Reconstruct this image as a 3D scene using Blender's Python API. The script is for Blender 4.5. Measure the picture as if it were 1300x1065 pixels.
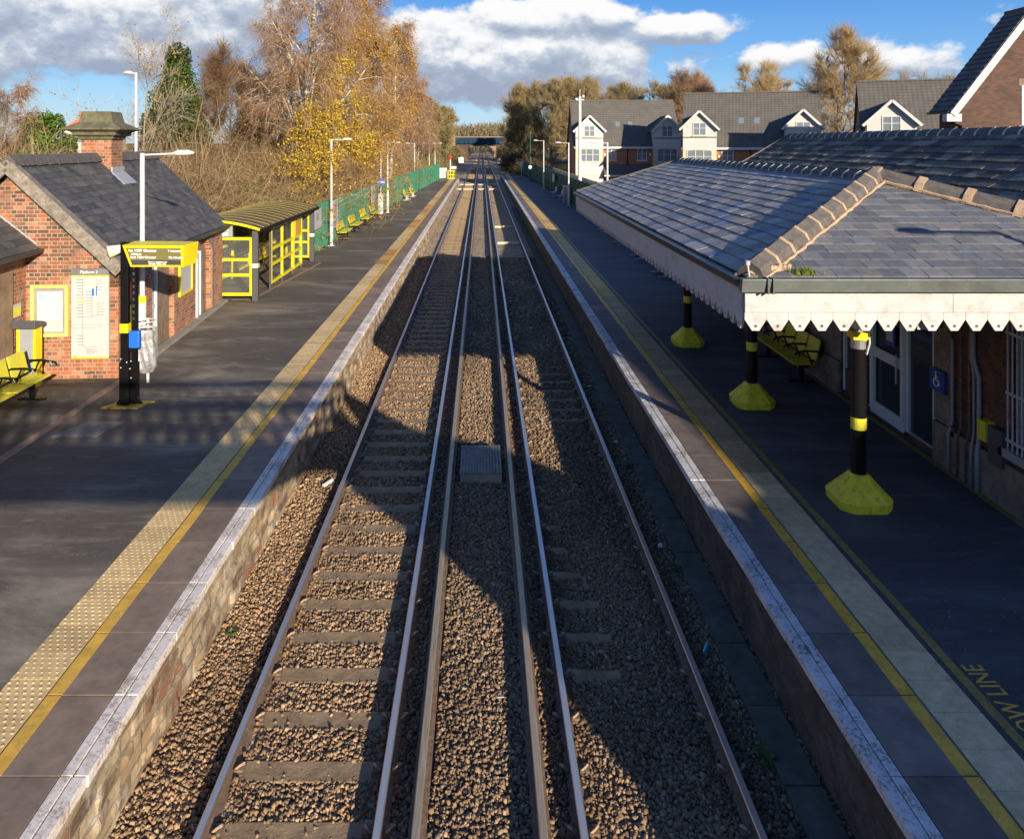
import bpy, math, random
import numpy as np
from mathutils import Vector, Matrix, noise

for o in list(bpy.data.objects): bpy.data.objects.remove(o)
scene = bpy.context.scene
C = scene.collection
R = math.radians
# ---------------------------------------------------------------- camera
cd = bpy.data.cameras.new('camera'); cam = bpy.data.objects.new('camera', cd); C.objects.link(cam)
cam.location = (0, 0, 5.83); cam.rotation_euler = (R(90), 0, 0)
cd.sensor_width = 36; cd.lens = 970/1300*36
cd.shift_x = 39/1300; cd.shift_y = -350.5/1300
cd.clip_start = 0.05; cd.clip_end = 6000
scene.camera = cam
scene.render.resolution_x = 1024; scene.render.resolution_y = 838
# ---------------------------------------------------------------- light
AZ, EL = R(24.5), R(15.5)
sd = Vector((math.sin(AZ)*math.cos(EL), -math.cos(AZ)*math.cos(EL), math.sin(EL)))   # towards the sun
ld = bpy.data.lights.new('sun', 'SUN'); sun = bpy.data.objects.new('sun', ld); C.objects.link(sun)
ld.energy = 5.0; ld.angle = R(0.55); ld.color = (1.0, 0.87, 0.68)
sun.rotation_euler = sd.to_track_quat('Z', 'Y').to_euler()
sun.location = (10, -20, 30)
scene.view_settings.view_transform = 'Standard'; scene.view_settings.look = 'None'
scene.view_settings.exposure = 0.78; scene.view_settings.gamma = 1

w = bpy.data.worlds.new('World'); scene.world = w; w.use_nodes = True
nt = w.node_tree; nt.nodes.clear()
def wn(t, **k):
    n = nt.nodes.new(t)
    for a, b in k.items(): setattr(n, a, b)
    return n
def wm(op, a, b=None, c=None):
    n = wn('ShaderNodeMath', operation=op)
    for i, x in enumerate((a, b, c)):
        if x is None: continue
        if isinstance(x, (int, float)): n.inputs[i].default_value = x
        else: nt.links.new(x, n.inputs[i])
    return n.outputs[0]
tc = wn('ShaderNodeTexCoord')
sx = wn('ShaderNodeSeparateXYZ'); nt.links.new(tc.outputs['Generated'], sx.inputs[0])
X_, Y_, Z_ = sx.outputs
az_ = wm('ARCTAN2', X_, Y_)
hor_ = wm('SQRT', wm('ADD', wm('MULTIPLY', X_, X_), wm('MULTIPLY', Y_, Y_)))
el_ = wm('DIVIDE', Z_, wm('MAXIMUM', hor_, 0.05))
# cumulus banks: azimuth, tan(elevation), half width, half height, weight
BL = [(-.62,.15,.16,.09,1.1),(-.42,.145,.17,.075,1.15),(-.3,.17,.10,.05,.9),(.03,.112,.19,.06,1.35),(.08,.16,.15,.034,1.1),(.25,.145,.11,.024,.95),
      (.24,.10,.09,.03,.55),(.38,.105,.07,.03,.75),(.47,.095,.16,.026,.75),(-.05,.15,.10,.04,.7),(-.1,.03,.12,.008,.35),(.9,.12,.25,.06,.9),(-1.1,.16,.3,.1,.9),(1.9,.2,.5,.12,.9),(-2.2,.25,.5,.1,.8),(0,.95,2.4,.3,.62),(2.6,.5,.7,.3,.8)]  # high overhead and rear banks are unseen, added to whiten the ambient light
def cloud(dv):
    e = wm('ADD', el_, dv)
    acc = None
    for (a, b, ra, rb, wt) in BL:
        da = wm('DIVIDE', wm('SUBTRACT', az_, a), ra); db = wm('DIVIDE', wm('SUBTRACT', e, b), rb)
        r2 = wm('ADD', wm('MULTIPLY', da, da), wm('MULTIPLY', db, db))
        g = wm('MULTIPLY', wm('EXPONENT', wm('MULTIPLY', r2, -0.9)), wt)
        acc = g if acc is None else wm('MAXIMUM', acc, g)
    cx = wn('ShaderNodeCombineXYZ'); nt.links.new(wm('MULTIPLY', az_, 12.0), cx.inputs[0]); nt.links.new(wm('MULTIPLY', e, 17.0), cx.inputs[1])
    ns = wn('ShaderNodeTexNoise'); ns.inputs['Scale'].default_value = 1.0; ns.inputs['Detail'].default_value = 9; ns.inputs['Roughness'].default_value = .6
    nt.links.new(cx.outputs[0], ns.inputs['Vector'])
    return wm('ADD', acc, wm('MULTIPLY', wm('SUBTRACT', ns.outputs['Fac'], .5), 1.5))
D0 = cloud(0.0); D1 = cloud(0.018)
cov = wn('ShaderNodeMapRange', interpolation_type='SMOOTHSTEP'); nt.links.new(D0, cov.inputs[0]); cov.inputs[1].default_value = .36; cov.inputs[2].default_value = .60
lit = wn('ShaderNodeMapRange', interpolation_type='SMOOTHSTEP'); nt.links.new(wm('SUBTRACT', D0, D1), lit.inputs[0]); lit.inputs[1].default_value = -.30; lit.inputs[2].default_value = .34
crp = wn('ShaderNodeValToRGB'); nt.links.new(lit.outputs[0], crp.inputs[0])
crp.color_ramp.elements[0].color = (.34,.40,.53,1); crp.color_ramp.elements[1].color = (.95,.95,.96,1)
e_ = crp.color_ramp.elements.new(.45); e_.color = (.50,.57,.68,1)
sky = wn('ShaderNodeTexSky', sky_type='NISHITA'); sky.sun_disc = False
sky.sun_elevation = EL; sky.sun_rotation = math.pi - AZ
sky.air_density = 1.0; sky.dust_density = .35; sky.ozone_density = 2.5
hs = wn('ShaderNodeHueSaturation'); hs.inputs['Saturation'].default_value = 1.25; nt.links.new(sky.outputs[0], hs.inputs['Color'])
gr = wn('ShaderNodeValToRGB'); nt.links.new(wm('MULTIPLY', el_, 2.0), gr.inputs[0]); cr = gr.color_ramp
cr.elements[0].position = 0; cr.elements[0].color = (.40,.62,.86,1); cr.elements[1].position = 1; cr.elements[1].color = (.03,.12,.42,1)
for p_, c_ in ((.09,(.27,.50,.80)),(.2,(.13,.36,.78)),(.36,(.065,.25,.70))): q_ = cr.elements.new(p_); q_.color = (*c_, 1)
b0 = wn('ShaderNodeBackground'); nt.links.new(gr.outputs[0], b0.inputs[0]); b0.inputs[1].default_value = .62
b1a = wn('ShaderNodeBackground'); nt.links.new(hs.outputs[0], b1a.inputs[0]); b1a.inputs[1].default_value = .12
b1 = wn('ShaderNodeMixShader'); b1.inputs[0].default_value = .8; nt.links.new(b1a.outputs[0], b1.inputs[1]); nt.links.new(b0.outputs[0], b1.inputs[2])
b2 = wn('ShaderNodeBackground'); nt.links.new(crp.outputs[0], b2.inputs[0]); b2.inputs[1].default_value = .60
mx = wn('ShaderNodeMixShader'); nt.links.new(cov.outputs[0], mx.inputs[0]); nt.links.new(b1.outputs[0], mx.inputs[1]); nt.links.new(b2.outputs[0], mx.inputs[2])
ow = wn('ShaderNodeOutputWorld'); nt.links.new(mx.outputs[0], ow.inputs[0])

# ---------------------------------------------------------------- helpers
WORG = {}
def tag(o, label=None, cat=None, group=None, kind=None):
    if label: o['label'] = label
    if cat: o['category'] = cat
    if group: o['group'] = group
    if kind: o['kind'] = kind
    return o
def thing(name, label, cat, loc=(0,0,0), rz=0, group=None, world=True):
    """Empty at the thing's base; world=True: its parts are given in world coordinates."""
    o = bpy.data.objects.new(name, None); C.objects.link(o); o.empty_display_size = .2
    o.location = loc; o.rotation_euler = (0, 0, rz)
    if world: WORG[o.name] = Vector(loc)
    return tag(o, label, cat, group)
def copy_tree(o, parent=None):
    c = o.copy(); C.objects.link(c)
    if parent is not None: c.parent = parent
    for ch in list(o.children): copy_tree(ch, c)
    return c
class MB:
    def __init__(s): s.v = []; s.f = []; s.m = []; s.c = []; s.col = None
    def add(s, vs, fs, mi=0):
        b = len(s.v)
        s.v.extend([tuple(p) for p in vs]); s.f.extend([tuple(b+i for i in f) for f in fs]); s.m.extend([mi]*len(fs))
        if s.col is not None: s.c.extend([s.col]*len(vs))
        return s
    def hexa(s, p, mi=0):
        return s.add(p, [(0,3,2,1),(4,5,6,7),(0,1,5,4),(1,2,6,5),(2,3,7,6),(3,0,4,7)], mi)
    def box(s, x0, x1, y0, y1, z0, z1, mi=0):
        return s.hexa([(x0,y0,z0),(x1,y0,z0),(x1,y1,z0),(x0,y1,z0),(x0,y0,z1),(x1,y0,z1),(x1,y1,z1),(x0,y1,z1)], mi)
    def mbox(s, M, sx, sy, sz, mi=0):
        return s.hexa([M @ Vector((a*sx/2, b*sy/2, c*sz/2)) for c in (-1,1) for a, b in ((-1,-1),(1,-1),(1,1),(-1,1))], mi)
    def bar(s, a, b, w, h=None, up=(0,0,1), mi=0):
        a = Vector(a); b = Vector(b); h = h or w; d = (b-a); L = d.length; d.normalize(); up = Vector(up)
        if abs(d.dot(up)) > .99: up = Vector((1,0,0))
        sdv = d.cross(up).normalized(); u = sdv.cross(d).normalized()
        M = Matrix((sdv, d, u)).transposed().to_4x4(); M.translation = (a+b)/2
        return s.mbox(M, w, L, h, mi)
    def tube(s, pts, rad, n=8, cap=True, mi=0):
        pts = [Vector(p) for p in pts]
        if isinstance(rad, (int, float)): rad = [rad]*len(pts)
        vs = []; fs = []; ref = None
        for i, p in enumerate(pts):
            d = (pts[min(i+1, len(pts)-1)] - pts[max(i-1, 0)])
            if d.length < 1e-9: d = Vector((0,0,1))
            d.normalize()
            if ref is None: ref = Vector((1,0,0)) if abs(d.x) < .8 else Vector((0,1,0))
            a = (ref - d*ref.dot(d)).normalized(); b = d.cross(a); ref = a
            for k in range(n):
                t = 2*math.pi*k/n; vs.append(p + a*(rad[i]*math.cos(t)) + b*(rad[i]*math.sin(t)))
        for i in range(len(pts)-1):
            for k in range(n):
                k2 = (k+1) % n; fs.append((i*n+k, i*n+k2, (i+1)*n+k2, (i+1)*n+k))
        if cap: fs.append(tuple(range(n-1, -1, -1))); fs.append(tuple((len(pts)-1)*n+k for k in range(n)))
        return s.add(vs, fs, mi)
    def prism(s, poly, ax, a, b, mi=0):
        f = {'x': lambda u, v, t: (t,u,v), 'y': lambda u, v, t: (u,t,v), 'z': lambda u, v, t: (u,v,t)}[ax]
        n = len(poly)
        vs = [f(u,v,a) for u, v in poly] + [f(u,v,b) for u, v in poly]
        fs = [tuple(range(n)), tuple(range(2*n-1, n-1, -1))] + [(i, (i+1)%n, n+(i+1)%n, n+i) for i in range(n)]
        return s.add(vs, fs, mi)
    def poly(s, pts, mi=0): return s.add(pts, [tuple(range(len(pts)))], mi)
    def slab(s, pts, nrm, t, mi=0):
        n = len(pts); nv = Vector(nrm)*t; a = [Vector(p) for p in pts]; b = [p - nv for p in a]
        return s.add(a+b, [tuple(range(n)), tuple(range(2*n-1, n-1, -1))] + [(i, n+i, n+(i+1)%n, (i+1)%n) for i in range(n)], mi)
    def build(s, name, mats, parent=None, smooth=False, bevel=0, recalc=True, label=None):
        me = bpy.data.meshes.new(name)
        v = s.v
        if parent is not None and parent.name in WORG:
            o0 = WORG[parent.name]; v = [(p[0]-o0.x, p[1]-o0.y, p[2]-o0.z) for p in v]
        me.from_pydata(v, [], s.f)
        if not isinstance(mats, (list, tuple)): mats = [mats]
        for m in mats: me.materials.append(m)
        if len(mats) > 1: me.polygons.foreach_set('material_index', s.m)
        if s.c:
            at = me.color_attributes.new('Col', 'FLOAT_COLOR', 'POINT')
            at.data.foreach_set('color', np.array([(c[0],c[1],c[2],1) for c in s.c], dtype=np.float32).ravel())
        if recalc and len(s.f) < 30000:
            import bmesh
            bm = bmesh.new(); bm.from_mesh(me); bmesh.ops.recalc_face_normals(bm, faces=bm.faces); bm.to_mesh(me); bm.free()
        if smooth: me.polygons.foreach_set('use_smooth', [True]*len(me.polygons))
        me.update()
        o = bpy.data.objects.new(name, me); C.objects.link(o)
        if parent is not None: o.parent = parent; WORG.setdefault(o.name, WORG.get(parent.name, Vector())) if parent.name in WORG else None
        if bevel:
            b = o.modifiers.new('bevel', 'BEVEL'); b.width = bevel; b.segments = 2; b.limit_method = 'ANGLE'; b.angle_limit = R(40)
        if label: o['label'] = label
        return o
def npmesh(name, V, F, mat, parent=None, cols=None, k=4):
    """V (n,3), F (m,k) arrays -> object"""
    V = np.asarray(V, dtype=np.float32)
    if parent is not None and parent.name in WORG: V = V - np.array(WORG[parent.name], dtype=np.float32)
    me = bpy.data.meshes.new(name); me.vertices.add(len(V)); me.vertices.foreach_set('co', V.ravel())
    m = len(F); me.loops.add(m*k); me.loops.foreach_set('vertex_index', np.asarray(F, dtype=np.int32).ravel())
    me.polygons.add(m); me.polygons.foreach_set('loop_start', np.arange(0, m*k, k, dtype=np.int32)); me.polygons.foreach_set('loop_total', np.full(m, k, dtype=np.int32))
    me.materials.append(mat)
    if cols is not None:
        at = me.color_attributes.new('Col', 'FLOAT_COLOR', 'POINT')
        c4 = np.ones((len(V), 4), dtype=np.float32); c4[:, :3] = cols; at.data.foreach_set('color', c4.ravel())
    me.update(calc_edges=True); me.validate()
    o = bpy.data.objects.new(name, me); C.objects.link(o)
    if parent is not None: o.parent = parent
    return o
def text(body, size, M, mat, parent, name='lettering', align='LEFT', ext=.002, sp=1.0, label=None, spacing=1.0):
    """M: 4x4 placing the text plane (x right, y up) in the parent's frame (world if the parent's parts are)"""
    cu = bpy.data.curves.new('t', 'FONT'); cu.body = body; cu.size = size; cu.extrude = ext; cu.align_x = align; cu.resolution_u = 2
    cu.space_line = sp; cu.space_character = spacing
    to = bpy.data.objects.new('t', cu); C.objects.link(to)
    dg = bpy.context.evaluated_depsgraph_get(); me = bpy.data.meshes.new_from_object(to.evaluated_get(dg))
    bpy.data.objects.remove(to); bpy.data.curves.remove(cu)
    M = M.copy()
    if parent is not None and parent.name in WORG: M.translation = M.translation - WORG[parent.name]
    me.transform(M); me.materials.clear(); me.materials.append(mat); me.name = name
    o = bpy.data.objects.new(name, me); C.objects.link(o)
    if parent is not None: o.parent = parent
    return o
def frame(x, y, n=None, loc=(0,0,0)):
    x = Vector(x).normalized(); y = Vector(y).normalized(); z = x.cross(y)
    M = Matrix((x, y, z)).transposed().to_4x4(); M.translation = Vector(loc); return M

# ---------------------------------------------------------------- materials
class NT:
    def __init__(s, name):
        s.m = bpy.data.materials.new(name); s.m.use_nodes = True; s.t = s.m.node_tree
        s.b = s.t.nodes['Principled BSDF']; s.out = s.t.nodes['Material Output']
    def n(s, t, **k):
        x = s.t.nodes.new(t)
        for a, b in k.items(): setattr(x, a, b)
        return x
    def l(s, a, b): s.t.links.new(a, b)
    def math(s, op, a, b=None, c=None, clamp=False):
        n = s.n('ShaderNodeMath', operation=op); n.use_clamp = clamp
        for i, x in enumerate((a, b, c)):
            if x is None: continue
            if isinstance(x, (int, float)): n.inputs[i].default_value = x
            else: s.l(x, n.inputs[i])
        return n.outputs[0]
    def noise(s, scale, detail=5, rough=.6, vec=None, dist=0):
        n = s.n('ShaderNodeTexNoise'); n.inputs['Scale'].default_value = scale; n.inputs['Detail'].default_value = detail
        n.inputs['Roughness'].default_value = rough; n.inputs['Distortion'].default_value = dist
        s.l(vec if vec is not None else s.co(), n.inputs['Vector']); return n.outputs['Fac']
    def co(s, kind='Object'):
        if not hasattr(s, '_tc'): s._tc = s.n('ShaderNodeTexCoord')
        return s._tc.outputs[kind]
    def mapv(s, vec, scale=(1,1,1), rot=(0,0,0), loc=(0,0,0)):
        n = s.n('ShaderNodeMapping'); n.inputs['Scale'].default_value = scale; n.inputs['Rotation'].default_value = rot; n.inputs['Location'].default_value = loc
        s.l(vec, n.inputs['Vector']); return n.outputs[0]
    def ramp(s, fac, stops, interp='LINEAR'):
        n = s.n('ShaderNodeValToRGB'); s.l(fac, n.inputs[0]); cr = n.color_ramp; cr.interpolation = interp
        while len(cr.elements) > 1: cr.elements.remove(cr.elements[-1])
        cr.elements[0].position = stops[0][0]; cr.elements[0].color = (*stops[0][1], 1)
        for p, c in stops[1:]:
            e = cr.elements.new(p); e.color = (*c, 1)
        return n.outputs[0]
    def mix(s, fac, a, b, mode='MIX'):
        n = s.n('ShaderNodeMix', data_type='RGBA', blend_type=mode)
        for i, x in ((0, fac), (6, a), (7, b)):
            if isinstance(x, (int, float)): n.inputs[i].default_value = x
            elif isinstance(x, tuple): n.inputs[i].default_value = (*x, 1)
            else: s.l(x, n.inputs[i])
        return n.outputs[2]
    def bump(s, h, strength=.4, dist=.02, prev=None):
        n = s.n('ShaderNodeBump'); n.inputs['Strength'].default_value = strength; n.inputs['Distance'].default_value = dist
        s.l(h, n.inputs['Height'])
        if prev is not None: s.l(prev, n.inputs['Normal'])
        return n.outputs[0]
    def fin(s, col=None, rough=.8, metal=0, nrm=None, spec=.5):
        if col is not None:
            if isinstance(col, tuple): s.b.inputs['Base Color'].default_value = (*col, 1)
            else: s.l(col, s.b.inputs['Base Color'])
        if isinstance(rough, (int, float)): s.b.inputs['Roughness'].default_value = rough
        else: s.l(rough, s.b.inputs['Roughness'])
        s.b.inputs['Metallic'].default_value = metal; s.b.inputs['Specular IOR Level'].default_value = spec
        if nrm is not None: s.l(nrm, s.b.inputs['Normal'])
        return s.m
def sc(c, k): return tuple(min(1, x*k) for x in c)
def mat(name, col, rough=.6, metal=0, var=.18, vs=4, bump=.15, bs=40, bd=.004, spec=.5, dirt=None, dirt_amt=.5):
    t = NT(name)
    f = t.noise(vs, 6, .65)
    c = t.ramp(f, [(.3, sc(col, 1-var)), (.7, sc(col, 1+var))])
    if dirt is not None:
        d = t.noise(vs*2.3, 8, .75, vec=t.mapv(t.co(), loc=(7,3,1)))
        c = t.mix(t.ramp(d, [(.5, (0,0,0)), (.68, (dirt_amt,)*3)]), c, dirt)
    nb = t.bump(t.noise(bs, 4, .6), bump, bd) if bump else None
    return t.fin(c, rough, metal, nb, spec)
def attr_mat(name, rough=.7, nv=.25, ns=12, bump=.3, bs=60, bd=.004, spec=.5, spots=None):
    t = NT(name); a = t.n('ShaderNodeAttribute', attribute_name='Col')
    f = t.noise(ns, 6, .7); k = t.ramp(f, [(.3, (1-nv,)*3), (.7, (1+nv,)*3)])
    c = t.mix(1.0, a.outputs['Color'], k, 'MULTIPLY')
    if spots:
        d = t.noise(spots[1], 3, .6, vec=t.mapv(t.co(), loc=(3,9,4))); c = t.mix(t.ramp(d, [(spots[2], (0,0,0)), (spots[2]+.03, (1,1,1))]), c, spots[0])
    return t.fin(c, rough, 0, t.bump(t.noise(bs, 4, .6), bump, bd), spec)
def wall_uv(t):
    """(u, z) on vertical faces of any axis-aligned side"""
    s = t.n('ShaderNodeSeparateXYZ'); t.l(t.co(), s.inputs[0]); g = t.n('ShaderNodeSeparateXYZ'); t.l(t.co('Normal'), g.inputs[0])
    k = t.math('GREATER_THAN', t.math('ABSOLUTE', g.outputs[0]), t.math('ABSOLUTE', g.outputs[1]))
    u = t.math('ADD', t.math('MULTIPLY', s.outputs[0], t.math('SUBTRACT', 1, k)), t.math('MULTIPLY', s.outputs[1], k))
    c = t.n('ShaderNodeCombineXYZ'); t.l(u, c.inputs[0]); t.l(s.outputs[2], c.inputs[1]); return c.outputs[0]
def brick(name, stops, mortar, bw=.235, rh=.082, ms=.0065, bump=.6, soot=None, squash=.5, white=None, rough=.85):
    t = NT(name); uv = wall_uv(t)
    wob = t.noise(9, 3, .5); wn_ = t.n('ShaderNodeVectorMath', operation='ADD'); t.l(uv, wn_.inputs[0])
    cc = t.n('ShaderNodeCombineXYZ'); t.l(t.math('MULTIPLY', t.math('SUBTRACT', wob, .5), .012), cc.inputs[1]); t.l(t.math('MULTIPLY', t.math('SUBTRACT', wob, .5), .012), cc.inputs[0]); t.l(cc.outputs[0], wn_.inputs[1])
    b = t.n('ShaderNodeTexBrick', squash=squash, squash_frequency=2, offset=.5); t.l(wn_.outputs[0], b.inputs['Vector'])
    b.inputs['Color1'].default_value = (0,0,0,1); b.inputs['Color2'].default_value = (1,1,1,1); b.inputs['Mortar'].default_value = (.5,.5,.5,1)
    b.inputs['Scale'].default_value = 1; b.inputs['Mortar Size'].default_value = ms; b.inputs['Mortar Smooth'].default_value = .25
    b.inputs['Brick Width'].default_value = bw; b.inputs['Row Height'].default_value = rh
    f = t.noise(18, 5, .7)
    v = t.math('ADD', b.outputs['Color'], t.math('MULTIPLY', t.math('SUBTRACT', f, .5), .35))
    c = t.ramp(v, stops)
    big = t.noise(.9, 4, .6)
    c = t.mix(1.0, c, t.ramp(big, [(.3, (.72,.72,.72)), (.7, (1.2,1.17,1.13))]), 'MULTIPLY')
    mo = t.mix(t.noise(30, 3, .6), mortar, sc(mortar, .6))
    c = t.mix(b.outputs['Fac'], c, mo)
    if soot: c = t.mix(t.ramp(t.noise(1.6, 6, .7), [(.48, (0,0,0)), (.68, (.75,)*3)]), c, soot)
    if white: c = t.mix(t.ramp(t.noise(2.6, 8, .8, vec=t.mapv(t.co(), loc=(4,4,4))), [(.5, (0,0,0)), (.66, (.7,)*3)]), c, white)
    h = t.math('ADD', t.math('MULTIPLY', t.math('SUBTRACT', 1, b.outputs['Fac']), 1.0), t.math('MULTIPLY', f, .5))
    return t.fin(c, rough, 0, t.bump(h, bump, .008))

OR_ = (.40,.125,.05); RD = (.31,.085,.04); BR = (.20,.085,.05); DK = (.075,.05,.04); PK=(.45,.22,.13)
m_brick = brick('brick_station_red', [(0,OR_),(.22,RD),(.34,PK),(.42,OR_),(.55,RD),(.64,BR),(.72,OR_),(.84,BR),(1,DK)], (.40,.32,.23), ms=.009, white=(.42,.27,.17))
m_brick_up = brick('brick_station_dark', [(0,OR_),(.2,BR),(.32,RD),(.45,DK),(.6,BR),(.74,OR_),(.85,PK),(1,DK)], (.44,.37,.27), ms=.009, soot=(.10,.065,.045))
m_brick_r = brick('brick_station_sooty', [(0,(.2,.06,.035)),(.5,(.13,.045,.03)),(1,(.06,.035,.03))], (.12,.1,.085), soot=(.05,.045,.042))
m_brick_house = brick('brick_new_orange', [(0,(.42,.15,.07)),(.5,(.36,.12,.06)),(1,(.28,.1,.055))], (.38,.3,.22), ms=.005, squash=1)
m_brick_brown = brick('brick_new_brown', [(0,(.105,.052,.036)),(.5,(.085,.042,.03)),(1,(.055,.032,.026))], (.09,.066,.052), ms=.005, squash=1)
m_pwall = brick('platform_wall_stone', [(0,(.40,.29,.165)),(.3,(.27,.18,.105)),(.5,(.46,.36,.23)),(.7,(.17,.115,.07)),(.86,(.30,.13,.07)),(1,(.10,.08,.06))], (.29,.235,.16), bw=.42, rh=.15, ms=.014, bump=1.0, squash=.7, white=(.62,.57,.48))
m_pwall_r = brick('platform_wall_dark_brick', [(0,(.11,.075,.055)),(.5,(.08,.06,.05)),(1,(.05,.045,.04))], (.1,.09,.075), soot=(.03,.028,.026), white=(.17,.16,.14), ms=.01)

def tarmac(name, base, worn, blue=0):
    t = NT(name)
    a = t.noise(.55, 6, .65, vec=t.mapv(t.co(), scale=(.55,1.5,1)), dist=.6)
    c = t.ramp(a, [(.3, sc(base,.62)), (.52, base), (.72, worn)])
    st = t.noise(2.6, 7, .7, vec=t.mapv(t.co(), scale=(.5,2.6,1)), dist=.9)
    c = t.mix(t.ramp(st, [(.54, (0,0,0)), (.72, (.55,)*3)]), c, worn)
    s = t.noise(230, 2, .5); c = t.mix(1.0, c, t.ramp(s, [(.35, (.72,)*3), (.65, (1.3,)*3)]), 'MULTIPLY')
    vv = t.n('ShaderNodeTexVoronoi', feature='DISTANCE_TO_EDGE'); vv.inputs['Scale'].default_value = .45
    wv = t.n('ShaderNodeVectorMath', operation='ADD'); t.l(t.co(), wv.inputs[0]); nn = t.n('ShaderNodeTexNoise'); nn.inputs['Scale'].default_value = 2.5; nn.inputs['Detail'].default_value = 6; t.l(t.co(), nn.inputs['Vector']); t.l(nn.outputs['Color'], wv.inputs[1]); t.l(wv.outputs[0], vv.inputs['Vector'])
    c = t.mix(t.math('MULTIPLY', t.ramp(vv.outputs[0], [(.0,(1,1,1)),(.006,(0,0,0))]), t.ramp(t.noise(.4, 3, .5), [(.5,(0,0,0)),(.6,(.8,)*3)])), c, sc(base,.3))
    d = t.noise(26, 2, .5, vec=t.mapv(t.co(), loc=(5,2,0))); c = t.mix(t.ramp(d, [(.735, (0,0,0)), (.76, (.8,)*3)]), c, (.45,.42,.36))
    ro = t.ramp(st, [(.3, (.62,)*3), (.6, (.85,)*3)])
    return t.fin(c, ro, 0, t.bump(s, .35, .004), .4)
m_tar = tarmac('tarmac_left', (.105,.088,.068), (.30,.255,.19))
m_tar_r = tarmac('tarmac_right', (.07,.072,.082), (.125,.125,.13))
m_slab = attr_mat('coping_slab', .75, .3, 3.5, .3, 80, .003)
def white_edge(name, col, dirt):
    t = NT(name); f = t.noise(30, 8, .8); g = t.noise(2.2, 5, .6)
    k = t.math('ADD', f, t.math('MULTIPLY', t.math('SUBTRACT', g, .5), .55))
    c = t.ramp(k, [(.40, dirt), (.47, sc(col, .8)), (.6, col)])
    return t.fin(c, .65, 0, t.bump(f, .4, .004))
m_white_edge = white_edge('white_edge_paint', (.80,.72,.64), (.36,.26,.2))
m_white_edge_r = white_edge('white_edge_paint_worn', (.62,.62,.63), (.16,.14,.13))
m_tact = attr_mat('tactile_paving', .75, .22, 9, .4, 120, .003)
m_yel_line = mat('yellow_line_paint', (.68,.40,.05), .6, var=.2, vs=6, dirt=(.25,.17,.08), dirt_amt=.6)
m_yel_old = mat('old_yellow_line_paint', (.26,.2,.05), .7, var=.3, vs=8, dirt=(.07,.07,.06), dirt_amt=.95)
m_concrete = mat('concrete', (.27,.24,.2), .85, var=.25, vs=3, bump=.5, bs=30, dirt=(.1,.09,.07))
m_stonekerb = mat('red_kerb_stone', (.30,.19,.13), .85, var=.3, vs=6, bump=.5, dirt=(.12,.1,.08))
def rail_m():
    t = NT('rail_rusty_side'); f = t.noise(14, 6, .7)
    return t.fin(t.ramp(f, [(.3,(.085,.055,.038)),(.55,(.16,.105,.07)),(.75,(.24,.19,.14))]), .75, 0, t.bump(f, .4, .004))
m_rust = rail_m()
def railtop():
    t = NT('rail_polished_head'); f = t.noise(3, 5, .6, vec=t.mapv(t.co(), scale=(60,1,1)))
    return t.fin(t.ramp(f, [(.3,(.5,.47,.44)),(.7,(.66,.64,.62))]), .33, .85)
m_railtop = railtop()
def cond():
    t = NT('conductor_rail_head'); f = t.noise(3, 5, .6, vec=t.mapv(t.co(), scale=(30,1,1)))
    return t.fin(t.ramp(f, [(.3,(.3,.23,.15)),(.7,(.5,.42,.3))]), .45, .45)
m_cond = cond()
m_sleeper = mat('sleeper_weathered', (.25,.175,.10), .9, var=.35, vs=5, bump=.7, bs=22, bd=.01, dirt=(.12,.09,.065))
m_stone = attr_mat('ballast_stones', .9, .2, 25, .4, 90, .004, .3)
def bedm():
    t = NT('ballast_bed')
    v = t.n('ShaderNodeTexVoronoi'); v.inputs['Scale'].default_value = 17; t.l(t.co(), v.inputs['Vector'])
    sp = t.n('ShaderNodeSeparateColor'); t.l(v.outputs['Color'], sp.inputs[0])
    c = t.ramp(sp.outputs[0], [(0,(.17,.13,.09)),(.4,(.36,.275,.18)),(.8,(.48,.375,.25)),(1,(.6,.5,.38))])
    c = t.mix(1.0, c, t.ramp(t.noise(.5, 5, .6), [(.3,(.75,)*3),(.7,(1.1,)*3)]), 'MULTIPLY')
    h = t.math('SUBTRACT', 1.0, v.outputs['Distance'])
    return t.fin(c, .95, 0, t.bump(h, .9, .05), .2)
m_bed = bedm()
m_yellow = mat('yellow_paint', (.74,.60,.012), .38, var=.07, vs=2, bump=.04, dirt=(.4,.33,.05), dirt_amt=.25)
m_yellow_seat = mat('yellow_seat_plastic', (.62,.55,.035), .45, var=.08, vs=3, bump=.1, dirt=(.25,.24,.08), dirt_amt=.4)
m_yellow_skirt = mat('yellow_fibreglass', (.78,.67,.03), .6, var=.14, vs=4, bump=.35, bs=14, bd=.008, dirt=(.16,.145,.06), dirt_amt=.9)
m_black = mat('black_paint', (.007,.007,.008), .28, var=.2, vs=5, bump=.05, spec=.2)
m_silver = mat('bare_steel', (.42,.42,.42), .35, .8, var=.15, vs=8, bump=.15)
m_galv = mat('galvanised_post', (.60,.60,.59), .55, .15, var=.12, vs=3, bump=.1, dirt=(.33,.33,.31), dirt_amt=.4)
m_whitep = mat('white_paint', (.43,.42,.425), .55, var=.09, vs=2, bump=.12, bs=12, dirt=(.29,.24,.22), dirt_amt=.75)
m_whitef = mat('white_plastic', (.52,.52,.52), .45, var=.03, bump=0)
m_render = mat('white_render', (.50,.49,.47), .8, var=.05, vs=2, bump=.15, bs=60)
m_cream = mat('cream_stone', (.55,.47,.32), .85, var=.12, vs=3)
m_cream_p = mat('cream_plastic', (.68,.62,.45), .5, var=.08)
m_brownstone = mat('brown_sandstone', (.25,.165,.105), .9, var=.3, vs=2.5, bump=.6, bs=14, bd=.01, dirt=(.08,.07,.06))
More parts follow.
